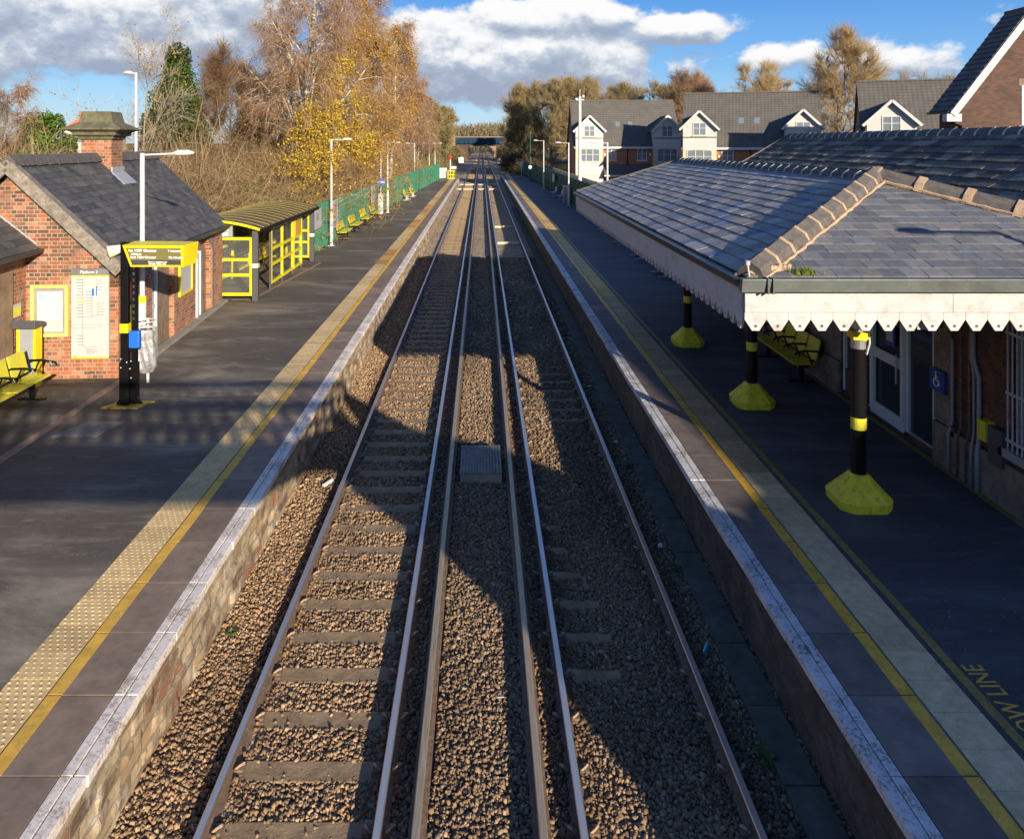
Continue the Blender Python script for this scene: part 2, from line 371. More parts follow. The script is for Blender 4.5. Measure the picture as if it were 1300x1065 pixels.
m_sandstone = mat('grey_brown_sandstone', (.2,.155,.12), .9, var=.35, vs=3, bump=.6, bs=12, bd=.01, dirt=(.06,.055,.055), dirt_amt=.8)
m_vergestone = mat('weathered_verge_board', (.22,.19,.155), .9, var=.4, vs=7, bump=.8, bs=18, bd=.012, dirt=(.06,.055,.045), dirt_amt=.9)
m_glass = NT('dark_window_glass').fin((.03,.038,.045), .06, 0, None, .8)
m_glass_l = NT('reflecting_window_glass').fin((.16,.19,.22), .08, 0, None, .9)
def clear_glass():
    t = NT('clear_glazing'); t.b.inputs['Transmission Weight'].default_value = .0; t.b.inputs['Alpha'].default_value = .13
    return t.fin((.25,.28,.27), .1, 0, None, .6)
m_clear = clear_glass()
m_greyframe = mat('pale_blue_grey_paint', (.56,.59,.62), .5, var=.06)
m_greydark = mat('dark_grey_panel', (.07,.07,.075), .45, var=.1)
m_grey = mat('mid_grey_paint', (.27,.28,.29), .5, var=.08)
m_green_pal = mat('green_fence_paint', (.035,.19,.115), .55, var=.25, vs=1.2, bump=.2, dirt=(.07,.13,.07), dirt_amt=.5)
m_green_dark = mat('dark_green_fence_paint', (.02,.085,.055), .6, var=.25, vs=2)
m_fence_wood = mat('grey_timber', (.33,.29,.25), .9, var=.2, vs=4, bump=.4)
m_lead = mat('lead_flashing', (.36,.38,.41), .55, .2, var=.2, vs=6, bump=.5, bs=14, bd=.01)
m_slate = attr_mat('slates', .6, .25, 14, .35, 50, .004, .35)
m_slate_lichen = attr_mat('old_slates_with_lichen', .85, .35, 10, .45, 40, .006, .15, spots=((.26,.25,.16), 7, .66))
m_slate_dark = attr_mat('dark_slates', .7, .25, 6, .3, 60, .004, .25, spots=((.5,.5,.46), 9, .74))
m_mortar = mat('sand_mortar', (.40,.28,.18), .9, var=.2, vs=12, bump=.8, bs=40, bd=.01, dirt=(.2,.15,.1))
m_mortar_w = mat('pale_cement', (.52,.5,.46), .9, var=.2, vs=12, bump=.6, dirt=(.2,.2,.17))
m_ridge = mat('grey_ridge_tile', (.10,.092,.088), .8, var=.35, vs=8, bump=.4, dirt=(.2,.15,.10), dirt_amt=.7, spec=.25)
m_moss = mat('green_moss', (.14,.18,.02), .95, var=.5, vs=20, bump=1, bs=60, bd=.02)
m_gutter = mat('black_gutter', (.03,.032,.035), .4, var=.3, vs=5, bump=.1, dirt=(.08,.09,.07))
m_gutter_g = mat('grey_metal_gutter', (.11,.125,.12), .5, .2, var=.25, vs=5, bump=.2, dirt=(.09,.08,.06))
def tiled(name, base):
    t = NT(name); s = t.n('ShaderNodeSeparateXYZ'); t.l(t.co(), s.inputs[0])
    row = t.math('FRACT', t.math('DIVIDE', s.outputs[2], .235)); colm = t.math('FRACT', t.math('DIVIDE', s.outputs[0], .33))
    h = t.math('ADD', t.math('MULTIPLY', t.math('SUBTRACT', 1, row), 1.0), t.math('MULTIPLY', t.math('SINE', t.math('MULTIPLY', colm, 6.283)), .25))
    f = t.noise(1.3, 6, .6); c = t.ramp(f, [(.3, sc(base,.85)), (.7, sc(base,1.15))])
    c = t.mix(t.math('GREATER_THAN', row, .88), c, sc(base,.55))
    return t.fin(c, .85, 0, t.bump(h, .8, .03), .25)
m_tiles = tiled('grey_concrete_tiles', (.115,.105,.095))
m_text_w = NT('white_lettering').fin((.85,.85,.83), .5); m_text_k = NT('black_lettering').fin((.03,.03,.03), .5)
m_blue = mat('blue_sign', (.015,.12,.55), .4, var=.05); m_blue_d = mat('dark_blue_sign', (.012,.05,.26), .4, var=.05)
m_red = mat('red_paint', (.6,.03,.03), .4, var=.05)
m_paper = mat('poster_paper', (.43,.43,.42), .6, var=.03, bump=0)
m_wood_door = mat('brown_boards', (.21,.15,.095), .8, var=.3, vs=5, bump=.4)
# ================================================================= SETTING
PZ = .915
def sst(a, b, x):
    t = max(0, min(1, (x-a)/(b-a))); return t*t*(3-2*t)
def terrain(x, y):
    k = sst(104, 135, y); n = noise.noise(Vector((x*.06, y*.06, 0)))*.5 + noise.noise(Vector((x*.3, y*.3, 5)))*.12
    if x < 0:
        near = -.6 + 1.4*sst(6.6, 9.5, -x); far = -.6 + 3.4*sst(6.0, 15, -x)
    else:
        near = -.6 + .9*sst(7.8, 9, x); far = -.6 + 2.8*sst(6.2, 15, x)
    if abs(x) < 6: n *= .1
    return near*(1-k) + far*k + n*(1 if abs(x) > 9 else .15) + (.5*sst(40, 300, abs(x)))
xs = [-2500,-1200,-600,-300,-150,-80,-50,-35,-25,-20,-17,-15,-13.5,-12,-11,-10,-9.5,-9,-8.5,-8,-7.5,-7,-6.6,-6,-4.5,0,4.5,6.2,6.8,7.4,7.8,8.1,8.4,8.8,9.2,10,11,12,13.5,15,17,20,25,35,50,80,150,300,600,1200,2500]
ys = [-400,-150,-60,-30,-15,0] + list(range(5, 180, 5)) + list(range(180, 400, 15)) + [420,500,600,800,1200,2000,4000]
g = MB()
g.v = [(x, y, terrain(x, y)) for y in ys for x in xs]; nx = len(xs)
g.f = [(j*nx+i, j*nx+i+1, (j+1)*nx+i+1, (j+1)*nx+i) for j in range(len(ys)-1) for i in range(nx-1)]
tg = NT('grass_and_earth')
_c = tg.ramp(tg.noise(.35, 8, .7), [(.3,(.05,.055,.02)),(.5,(.10,.085,.04)),(.7,(.075,.09,.03))])
m_ground = tg.fin(_c, .95, 0, tg.bump(tg.noise(4, 8, .8), .8, .15), .2)
tag(g.build('ground', m_ground, smooth=True, recalc=False), kind='structure')
# track bed
def bedz(x):
    a = abs(x)
    if -2.3 < x < -.98: return -.185
    if .95 < x < 2.3: return -.165
    if a < .45: return -.12
    if a > 2.45: return -.13 + .05*sst(2.6, 3.2, a)
    return -.15
g = MB()
bx_ = [-5.6,-4.6,-3.9,-3.3,-3.0,-2.75,-2.5,-2.35,-2.0,-1.6,-1.2,-.95,-.8,-.6,-.4,0,.4,.6,.8,.95,1.2,1.6,2.0,2.35,2.5,2.75,3.0,3.3,3.9,4.6,5.6]
by_ = list(np.arange(-6, 60, .5)) + list(range(60, 640, 5)); nx = len(bx_)
g.v = [(x, y, (bedz(x) if abs(x) < 3.35 else (-.7 if y < 100 else -.3)) + .025*noise.noise(Vector((x*2, y*2, 0))) - .02) for y in by_ for x in bx_]
g.f = [(j*nx+i, j*nx+i+1, (j+1)*nx+i+1, (j+1)*nx+i) for j in range(len(by_)-1) for i in range(nx-1)]
tag(g.build('track_bed', m_bed, smooth=True, recalc=False), kind='structure')
# loose ballast stones
rs = np.random.RandomState(4)
phi = (1+5**.5)/2
ico = np.array([(-1,phi,0),(1,phi,0),(-1,-phi,0),(1,-phi,0),(0,-1,phi),(0,1,phi),(0,-1,-phi),(0,1,-phi),(phi,0,-1),(phi,0,1),(-phi,0,-1),(-phi,0,1)])/1.9
icf = np.array([(0,11,5),(0,5,1),(0,1,7),(0,7,10),(0,10,11),(1,5,9),(5,11,4),(11,10,2),(10,7,6),(7,1,8),(3,9,4),(3,4,2),(3,2,6),(3,6,8),(3,8,9),(4,9,5),(2,4,11),(6,2,10),(8,6,7),(9,8,1)])
cub = np.array([(x,y,z) for z in (-1,1) for x,y in ((-1,-1),(1,-1),(1,1),(-1,1))])*.82
cuf = np.array([(0,2,1),(0,3,2),(4,5,6),(4,6,7),(0,1,5),(0,5,4),(1,2,6),(1,6,5),(2,3,7),(2,7,6),(3,0,4),(3,4,7)])
def stones(n, y0, y1, s0, s1, lift=0.0):
    x = rs.uniform(-3.17, 3.17, n); y = rs.uniform(y0, y1, n)
    s = rs.uniform(s0, s1, n)*(rs.rand(n)*.5+.75)
    keep = np.ones(n, bool)
    for rx in (-2.39, -.885, .87, 2.375): keep &= np.abs(x-rx) > .075
    for rx in (-.55, .52): keep &= np.abs(x-rx) > .05
    # sleepers stay visible between the left running rails (patchily elsewhere)
    ph = np.abs(((y - 4.0) / .66) - np.round((y - 4.0) / .66))*.66
    onl = (x > -2.3) & (x < -.97) & (ph < .115); keep &= ~(onl & (rs.rand(n) > .07))
    onr = (x > .95) & (x < 2.3) & (ph < .10); kk = np.array([noise.noise(Vector((float(a)*.8, float(b)*.25, 9))) for a, b in zip(x[onr], y[onr])])
    m = np.zeros(n, bool); m[np.where(onr)[0][kk > .06]] = True; keep &= ~m
    x, y, s = x[keep], y[keep], s[keep]; n = len(x)
    z = np.array([bedz(float(a)) for a in x]) + rs.uniform(-.02, .016, n) + lift
    V = cub[None]*(1 + rs.uniform(-.5, .22, (n, 8, 3)))*(s[:, None, None]*rs.uniform(.45, 1.15, (n, 1, 3)))
    q = rs.normal(size=(n, 4)); q /= np.linalg.norm(q, axis=1)[:, None]; a, b, c, d = q.T
    Rm = np.stack([np.stack([1-2*(c*c+d*d), 2*(b*c-a*d), 2*(b*d+a*c)], -1), np.stack([2*(b*c+a*d), 1-2*(b*b+d*d), 2*(c*d-a*b)], -1), np.stack([2*(b*d-a*c), 2*(c*d+a*b), 1-2*(b*b+c*c)], -1)], 1)
    V = np.einsum('nij,nkj->nki', Rm, V) + np.stack([x, y, z], -1)[:, None]
    pal = np.array([(.36,.285,.195),(.29,.225,.15),(.42,.345,.25),(.22,.17,.125),(.32,.235,.16),(.27,.235,.19),(.15,.12,.095),(.36,.22,.13)])*np.array([1.03,.87,.72])
    col = pal[rs.choice(8, n, p=[.2,.2,.13,.13,.14,.11,.07,.02])]*rs.uniform(.8, 1.15, (n, 1))
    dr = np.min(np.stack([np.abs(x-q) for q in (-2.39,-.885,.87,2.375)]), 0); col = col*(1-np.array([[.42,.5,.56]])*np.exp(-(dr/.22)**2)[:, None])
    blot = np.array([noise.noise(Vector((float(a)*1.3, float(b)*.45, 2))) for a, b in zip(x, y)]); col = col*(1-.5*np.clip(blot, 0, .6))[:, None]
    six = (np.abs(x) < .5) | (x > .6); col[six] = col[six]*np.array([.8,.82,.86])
    return V.reshape(-1, 3), (cuf[None] + (np.arange(n)*8)[:, None, None]).reshape(-1, 3), np.repeat(col, 8, 0)
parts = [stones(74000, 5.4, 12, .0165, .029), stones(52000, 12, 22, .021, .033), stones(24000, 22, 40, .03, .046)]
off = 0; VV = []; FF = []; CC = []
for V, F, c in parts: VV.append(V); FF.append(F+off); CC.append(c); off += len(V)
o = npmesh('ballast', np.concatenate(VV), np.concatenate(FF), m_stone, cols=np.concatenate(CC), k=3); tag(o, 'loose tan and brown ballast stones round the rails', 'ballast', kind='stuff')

# platforms
def platform(s, tar, wallm, tarpoly, yend, name):
    mb = MB(); mb.slab([(x, y, PZ) for x, y in tarpoly], (0,0,1), .5); tag(mb.build(name+'_surface', tar), kind='structure')
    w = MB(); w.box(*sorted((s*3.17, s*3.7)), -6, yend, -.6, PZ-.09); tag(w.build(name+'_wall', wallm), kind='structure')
    if s < 0:   # rough stone face
        gy = np.arange(0, 46.01, .045); gz_ = np.linspace(-.35, PZ-.09, 27); V = []
        for yy in gy:
            for zz in gz_:
                p = Vector((0, yy*1.0, zz*1.0)); c = noise.cell(Vector((3, yy/.42+(.5 if int(zz/.15) % 2 else 0), zz/.15)))
                V.append((-3.15+.035*noise.noise(p*5)+.02*noise.noise(p*15)+.028*(c-.5)+(.03 if zz > PZ-.2 else 0)*.5, yy, zz))
        m_ = len(gz_); F = [(i*m_+j, (i+1)*m_+j, (i+1)*m_+j+1, i*m_+j+1) for i in range(len(gy)-1) for j in range(m_-1)]
        tag(npmesh(name+'_wall_face', np.array(V), np.array(F), wallm), kind='structure')
    mb = MB(); mb.col = (.1,.1,.1); wh = MB()
    y = -5.37
    while y < yend:
        y1 = min(y+.862, yend-.004); k = random.uniform(.85, 1.15)
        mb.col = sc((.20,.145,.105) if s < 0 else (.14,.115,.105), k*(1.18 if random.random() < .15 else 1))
        dz = random.uniform(-.004, .003); jx = random.uniform(-.007, .007); mb.box(*sorted((s*3.28, s*3.875)), y, y1, PZ-.085, PZ+dz*.5)
        wh.box(*sorted((s*(3.182+jx*.4), s*3.272)), y, y1, PZ-.085, PZ+.002+dz); wh.box(*sorted((s*(3.06+jx), s*(3.172+jx*.4))), y, y1, PZ-.09, PZ+.001+dz)
        y += .87
    tag(mb.build(name+'_coping', m_slab, bevel=.004), kind='structure')
    tag(wh.build(name+'_white_edge', m_white_edge if s < 0 else m_white_edge_r, bevel=.006), kind='structure')
    # yellow line, worn and a little uneven, laid in slab lengths
    yl = MB(); y = -5.37
    while y < yend:
        j = random.uniform(-.008, .008); yl.box(*sorted((s*(3.735+j), s*(3.862+j))), y+.004, min(y+.856, yend-.01), PZ-.02, PZ+.004); y += .87
    tag(yl.build(name+'_yellow_line', m_yel_line), kind='structure')
    t = MB(); t.col = (1,1,1); y = -5.4; run = (.40,.30,.165); left = 0
    while y < yend:
        if left <= 0:
            left = random.choice([2,3,5,8,10]); r = random.random()
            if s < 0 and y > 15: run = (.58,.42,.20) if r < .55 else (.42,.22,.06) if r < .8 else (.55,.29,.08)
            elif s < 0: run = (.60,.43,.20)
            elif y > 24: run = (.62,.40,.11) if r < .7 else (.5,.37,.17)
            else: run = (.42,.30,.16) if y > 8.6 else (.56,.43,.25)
        left -= 1; k = random.uniform(.86, 1.12); t.col = sc(run, k)
        L = .4
        t.box(*sorted((s*3.888, s*4.318)), y+.003, y+L-.003, PZ-.05, PZ+.001+random.uniform(0,.003))
        if y+L > 4 and y < (15 if s < 0 else 7.5):
            for i in range(6):
                for j in range(6):
                    cx, cy = s*(3.888+.036+i*.0716+(.018 if j % 2 else -.018)*.9), y+.033+j*.0665
                    r_ = .0115; zb = PZ+.002; zt = PZ+.0085
                    n = 6; vs = [(cx+1.5*r_*math.cos(2*math.pi*q/n), cy+1.5*r_*math.sin(2*math.pi*q/n), zb) for q in range(n)] + [(cx+.8*r_*math.cos(2*math.pi*q/n), cy+.8*r_*math.sin(2*math.pi*q/n), zt) for q in range(n)]
                    t.add(vs, [(q,(q+1)%n,n+(q+1)%n,n+q) for q in range(n)] + [tuple(range(n,2*n))])
        y += L
    tag(t.build(name+'_tactile_paving', m_tact, recalc=False), kind='structure')
random.seed(3)
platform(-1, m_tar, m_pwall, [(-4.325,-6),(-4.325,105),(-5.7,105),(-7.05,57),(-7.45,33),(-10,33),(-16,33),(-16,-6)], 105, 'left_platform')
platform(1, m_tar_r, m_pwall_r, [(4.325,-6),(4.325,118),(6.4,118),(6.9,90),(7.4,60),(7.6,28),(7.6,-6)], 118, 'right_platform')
# kerb lines, second line, ramp ends
k = MB(); k.bar((-7.46,-2,PZ+.0),(-7.46,15.9,PZ+.0),.17,.012); k.bar((-7.2,24.1,PZ),(-6.62,31.4,PZ),.09,.012); k.bar((-7.85,24.0,PZ),(-7.2,24.1,PZ),.09,.012)
tag(k.build('kerb_strip', m_stonekerb), kind='structure')
k = MB(); k.bar((-7.47,16.0,PZ+.03),(-7.98,23.75,PZ+.03),.22,.07); tag(k.build('wall_foot_kerb', m_concrete, bevel=.01), kind='structure')
k = MB(); y = -2
while y < 60: k.box(4.385+random.uniform(-.006,.006), 4.47+random.uniform(-.006,.006), y, y+.5, PZ-.01, PZ+.004); y += .5
tag(k.build('old_yellow_line', m_yel_old), kind='structure')
k = MB(); k.box(6.93, 7.03, -2, 27, PZ-.01, PZ+.004); tag(k.build('wall_foot_yellow_line', m_yel_old), kind='structure')
for s, y0 in ((-1, 105), (1, 118)):
    k = MB(); a, b = sorted((s*3.1, s*5.6)); k.add([(a,y0,PZ),(b,y0,PZ),(b,y0+9,-.2),(a,y0+9,-.2),(a,y0,-.6),(b,y0,-.6),(b,y0+9,-.6),(a,y0+9,-.6)], [(0,1,2,3),(4,7,6,5),(0,4,5,1),(1,5,6,2),(2,6,7,3),(3,7,4,0)])
    tag(k.build('platform_ramp', m_concrete), kind='structure')
# road surface & gardens round the new houses
k = MB(); k.slab([(9,30,.5),(60,30,.5),(60,125,.5),(9.2,125,.5)], (0,0,1), .1); tag(k.build('estate_ground', mat('estate_paving', (.13,.12,.11), .9, var=.3, vs=.5)), kind='structure')

# rails: each a thing
prof = [(-.075,-.16),(.075,-.16),(.075,-.148),(.018,-.13),(.012,-.05),(.034,-.035),(.036,-.008),(.028,0),(-.028,0),(-.036,-.008),(-.034,-.035),(-.012,-.05),(-.018,-.13),(-.075,-.148)]
def rail(x, label, cr=False):
    n = len(prof); mb = MB(); P = prof if not cr else [(a*1.05, b+.06) for a, b in prof]
    Y = [-3, 620]
    vs = [(x+a, y, b) for y in Y for a, b in P]
    mb.add(vs, [tuple(range(n)), tuple(range(2*n-1, n-1, -1))])
    for i in range(n): mb.add([vs[i], vs[(i+1)%n], vs[n+(i+1)%n], vs[n+i]], [(0,1,2,3)], 1 if i in (6,7,8) else 0)
    o = mb.build('conductor_rail' if cr else 'running_rail', [m_rust, m_cond if cr else m_railtop])
    tag(o, label, 'rail', 'third rails' if cr else 'running rails')
rail(-2.39, 'steel running rail nearest the sunlit left platform wall'); rail(-.885, 'polished inner running rail of the left track')
rail(.87, 'polished inner running rail of the right track'); rail(2.375, 'running rail nearest the shaded right platform wall')
rail(-.55, 'tan coloured conductor rail beside the left track', True); rail(.52, 'flat topped conductor rail beside the right track', True)
# sleepers
def sleeper_proto(xc, label):
    t = MB(); t.box(-1.28, 1.28, -.125, .125, -.31, -.166)
    o = t.build('sleeper', m_sleeper, bevel=.012); tag(o, label, 'sleeper', 'sleepers under the tracks')
    for rx in (-.753, .753):
        c = MB()
        c.box(rx-.145, rx+.145, -.07, .07, -.168, -.146)
        for sgn in (-1, 1):
            c.box(*sorted((rx+sgn*.05, rx+sgn*.14)), -.05, .05, -.147, -.12)
            c.tube([(rx+sgn*.06,-.03,-.13),(rx+sgn*.1,-.03,-.095),(rx+sgn*.13,.02,-.11),(rx+sgn*.09,.04,-.125)], .013, 5, mi=1)
        c.build('rail_chair', [m_rust, m_mortar], o)
    return o
random.seed(8)
for xc, lab in ((-1.6375, 'weathered timber sleeper set in the ballast between the left track rails'), (1.6225, 'dark sleeper mostly buried in the ballast of the right track')):
    p = sleeper_proto(xc, lab); y = 4.0 + .66*(1)
    first = True
    while y < 66:
        o = p if first else (copy_tree(p) if y < 30 else None)
        if o is None: o = p.copy(); C.objects.link(o)
        o.location = (xc + random.uniform(-.02,.02), y, (0 if xc < 0 else -.008) + random.uniform(-.006, .004)); o.rotation_euler = (0, 0, random.uniform(-.008, .008)); first = False; y += .66
    s = MB(); 
    while y < 400: s.box(xc-1.28, xc+1.28, y-.125, y+.125, -.3, -.17); y += .66
    tag(s.build('distant_sleepers', m_sleeper), 'distant rows of sleepers under the %s track beyond the platforms' % ('left' if xc < 0 else 'right'), 'sleepers', kind='stuff')
# insulator pots under conductor rails
random.seed(5)
ins = MB(); ins.tube([(0,0,-.17),(0,0,-.15),(0,0,-.105)], [.06,.06,.04], 10)
i0 = ins.build('insulator', m_cream_p); tag(i0, 'cream pot insulator under a conductor rail', 'insulator', 'conductor rail insulators'); i0.location = (-.55, 5.98, 0)
for x in (-.55, .52):
    for j in range(10):
        if x < 0 and j == 0: continue
        c = i0.copy(); C.objects.link(c); c.location = (x, 5.98 + 2.64*j, 0)
# ribbed cable box between the tracks
t = thing('trackside_box', 'ribbed grey timber topped box on the ballast between the two tracks', 'box', (-.02, 13.9, -.15))
b = MB(); b.box(-.37, .36, 13.38, 14.55, -.15, .04); b.build('box_body', m_fence_wood, t, bevel=.01)
b = MB()
for i in range(14): b.box(-.375+i*.053, -.375+i*.053+.043, 13.35, 14.58, .043, .07)
b.build('ribbed_lid', mat('weathered_grey_lid', (.2,.2,.17), .85, var=.3, vs=6, bump=.5), t)
# cable troughing at the foot of the right wall
b = MB(); y = 4
while y < 70: b.box(2.78, 3.12, y, y+.985, -.3, -.045+random.uniform(-.006,.006)); y += 1.0
tag(b.build('cable_troughing', mat('mossy_concrete', (.075,.08,.065), .95, var=.35, vs=4, bump=.5, dirt=(.05,.07,.03), dirt_amt=.6), bevel=.008), 'dark mossy concrete cable trough at the foot of the right platform wall', 'cable trough')
# pale boards across the far rails
for y, lb in ((45.2, 'nearer pale timber board across the right track'), (54, 'farther pale timber board across the right track')):
    b = MB(); b.box(.95, 2.25, y, y+.22, -.16, -.02); tag(b.build('timber_board', m_cream, bevel=.01), lb, 'board', 'pale boards on the right track')
for y, lb in ((98, 'nearer pale walkway boards crossing the tracks beyond the platform end'), (109, 'farther pale walkway boards crossing the tracks')):
    b = MB()
    for x0, x1 in ((-3.4,-2.5),(-2.3,-1.0),(-.4,.4),(1,2.25)): b.box(x0, x1, y, y+.9, -.16, -.01)
    tag(b.build('foot_crossing', m_cream, bevel=.01), lb, 'crossing boards', 'boards at the platform end')
# litter and leaves
random.seed(11)
lit_ = MB(); lit_.tube([(-2.72,13.2,-.08),(-2.62,13.42,-.08)], .035, 8); tag(lit_.build('drinks_can', m_whitef), 'crushed white drinks can on the ballast near the left rail', 'litter')
lit_ = MB(); lit_.tube([(2.6,8.9,-.11),(2.68,9.05,-.11),(2.7,9.1,-.11)], [.03,.03,.012], 8); tag(lit_.build('plastic_bottle', mat('teal_plastic', (.08,.3,.33), .3)), 'small teal bottle lying by the right rail', 'litter')
for i, (x, y, z_, w_, lb) in enumerate(((2.62,11.2,-.08,.10,'scrap of white paper beside the right rail near the grey box'),(1.3,16.4,-.12,.12,'flattened white carton between the right track rails'),(2.66,15.1,-.08,.09,'small pale wrapper at the foot of the right platform wall'),(.2,8.1,-.06,.08,'small pale yellow leaf litter on the near ballast between the tracks'),(2.64,18.6,-.08,.11,'pale litter by the right wall beyond the lit patch'))):
    b = MB(); q = random.uniform(0, 3); c_, s_ = math.cos(q), math.sin(q)
    P = [(x+a*c_*w_-bb*s_*w_*.6, y+a*s_*w_+bb*c_*w_*.6, z_+random.uniform(0,.04)) for a, bb in ((-.5,-.5),(.5,-.5),(.5,.5),(-.5,.5))]; b.slab(P, (0,0,1), .006)
    tag(b.build('litter', m_cream_p if i == 3 else m_paper), lb, 'litter', 'litter on the tracks')
m_weed = mat('weed_green', (.05,.085,.02), .8, var=.4, vs=20)
for (x, y, r_, lb) in ((2.72,7.3,.16,'green weed tuft at the near end of the dark concrete trough'),(2.7,10.6,.12,'green weed at the foot of the right wall by the teal bottle'),(2.68,14.0,.13,'mossy weed clump by the right wall opposite the grey box'),(-3.0,9.2,.10,'small weed at the foot of the stone platform wall')):
    b = MB(); b.tube([(x,y,-.2),(x,y,-.09)], [.05,.03], 6)
    for k_ in range(46):
        a = random.uniform(0,6.28); l_ = random.uniform(.4,1)*r_; p1 = (x+math.cos(a)*l_*.5, y+math.sin(a)*l_*.5, -.1+l_*.7); p2 = (x+math.cos(a)*l_, y+math.sin(a)*l_, -.1+l_*.5); n_ = Vector((-math.sin(a), math.cos(a), 0))*.012
        b.add([(x,y,-.1), tuple(Vector(p1)-n_), p2, tuple(Vector(p1)+n_)], [(0,1,2,3)])
    tag(b.build('weed', m_weed, recalc=False), lb, 'weed', 'weeds by the tracks')
# platform lettering
t = thing('platform_warning', 'worn yellow painted words near the camera beside the old yellow line, right platform', 'platform lettering', (4.5,7,PZ))
text('STAND BEHIND YELLOW LINE', .27, frame((0,1,0),(-1,0,0),loc=(4.70,4.42,PZ+.0015)) @ Matrix.Diagonal((.745,1,1,1)), m_yel_line, t, ext=.0015, spacing=1.02)
t = thing('platform_warning', 'faded pale painted words farther along the right platform', 'platform lettering', (4.5,20,PZ))
text('STAND BEHIND YELLOW LINE', .25, frame((0,1,0),(-1,0,0),loc=(4.74,19.9,PZ+.0015)), mat('faded_paint', (.17,.17,.16), .8, dirt=(.06,.06,.065), dirt_amt=1), t, ext=.0015)
b = MB(); b.slab([(-7.2,12.8,PZ+.006),(-6.45,12.8,PZ+.006),(-6.28,13.5,PZ+.006),(-6.95,13.5,PZ+.006)], (0,0,1), .02)
tag(b.build('access_cover', mat('grey_cover', (.17,.155,.14), .85, var=.2, vs=6)), 'pale grey four sided access cover flush with the left platform', 'cover')
# ================================================================= ROOFS
def clip(poly, rect):
    """convex clip of rect (list of (u,v)) by convex ccw poly"""
    out = rect
    for i in range(len(poly)):
        a, b = poly[i], poly[(i+1) % len(poly)]; inp = out; out = []
        def side(p): return (b[0]-a[0])*(p[1]-a[1]) - (b[1]-a[1])*(p[0]-a[0])
        for j in range(len(inp)):
            p, q = inp[j], inp[(j+1) % len(inp)]; sp, sq = side(p), side(q)
            if sp >= 0: out.append(p)
            if (sp >= 0) != (sq >= 0):
                t = sp/(sp-sq); out.append((p[0]+(q[0]-p[0])*t, p[1]+(q[1]-p[1])*t))
        if not out: return []
    return out
def slate_face(pts, exp, wid, pal, rng, thick=.012, name='slates', material=None, parent=None, base=None, wob=.004):
    """pts: 3-D convex outline; pts[0]->pts[1] runs along the eave (left to right seen from outside)."""
    O = Vector(pts[0]); U = (Vector(pts[1])-O).normalized(); N = U.cross(Vector(pts[2])-O).normalized(); V = N.cross(U)
    P2 = [((Vector(p)-O).dot(U), (Vector(p)-O).dot(V)) for p in pts]
    umax = max(p[0] for p in P2); umin = min(p[0] for p in P2); vmax = max(p[1] for p in P2)
    mb = MB(); mb.col = (.1,.1,.1); row = 0; v = 0
    while v < vmax:
        u = umin - rng.random()*wid*.1 - (wid/2 if row % 2 else 0)
        while u < umax:
            ww = wid*rng.uniform(.94, 1.06); g = .005
            du = rng.uniform(-wob, wob)
            r = clip(P2, [(u+g/2, v+du), (u+ww-g/2, v+du), (u+ww-g/2, v+exp+.002), (u+g/2, v+exp+.002)])
            if len(r) >= 3:
                c = pal[rng.randrange(len(pal))]; mb.col = sc(c, rng.uniform(.82, 1.2))
                tk = thick*rng.uniform(.7, 1.4); tilt = rng.uniform(-.0015, .0015)
                top = [O+U*a+V*b+N*(.002+tk*max(0, 1-(b-v)/exp)+tilt*(a-u)/ww) for a, b in r]
                bot = [O+U*a+V*b-N*.012 for a, b in r]; n = len(r)
                mb.add(top+bot, [tuple(range(n))] + [(i, n+i, n+(i+1) % n, (i+1) % n) for i in range(n)])
            u += ww
        v += exp; row += 1
    return mb.build(name, material, parent, recalc=False)
def ridge_run(a, b, L, r, mt, mm, parent, rng, name='ridge_tiles', mortar='ridge_mortar', slope=.5, jut=.012, jw=.045, bed=False, n=5):
    """angular ridge or hip tiles from a to b with mortar collars between them"""
    a = Vector(a); b = Vector(b); d = (b-a); T = d.length; d.normalize(); s = d.cross(Vector((0,0,1))).normalized(); u = s.cross(d)
    mb = MB(); mo = MB(); x = 0
    def ring(c, rr, w=1.0):
        pts = []
        for k in range(n):
            t = math.pi*k/(n-1); pts.append(c + s*(rr*1.25*math.cos(t)) + u*(rr*(math.sin(t)*1.0 - slope*abs(math.cos(t))) ))
        return pts
    while x < T-.02:
        e = min(x+L*rng.uniform(.96,1.04), T); c0 = a+d*x+u*rng.uniform(-.005,.005); c1 = a+d*(e-.01)+u*.008
        p0 = ring(c0, r); p1 = ring(c1, r*.97)
        mb.add(p0+p1, [(k,k+1,n+k+1,n+k) for k in range(n-1)] + [tuple(range(n-1,-1,-1)), tuple(n+k for k in range(n))])
        q0 = ring(a+d*(e-jw*.6), r+jut); q1 = ring(a+d*min(e+jw*.5, T), r+jut)
        mo.add(q0+q1, [(k,k+1,n+k+1,n+k) for k in range(n-1)] + [tuple(range(n-1,-1,-1)), tuple(n+k for k in range(n))])
        x = e
    if bed:
        for sg in (1, -1):
            pts = []; 
            for i in range(41):
                t = T*i/40; pts.append(a+d*t+s*sg*(r*1.3+rng.uniform(-.01,.015))+u*(-r*slope*.9))
            mo.tube(pts, [.022+rng.uniform(-.006,.012) for _ in pts], 5)
    mb.build(name, mt, parent); mo.build(mortar, mm, parent)
PAL_C = [(.235,.22,.205),(.275,.255,.235),(.175,.168,.165),(.235,.215,.195),(.30,.275,.245),(.13,.16,.23),(.2,.185,.17),(.25,.225,.20)]
PAL_H = [(.118,.124,.138),(.132,.134,.142),(.102,.11,.128),(.15,.148,.148)]
PAL_M = [(.13,.115,.10),(.16,.14,.115),(.10,.09,.082),(.19,.165,.13),(.23,.2,.16),(.085,.08,.075)]
PAL_L = [(.075,.075,.08),(.09,.088,.09),(.065,.066,.072),(.10,.095,.09)]
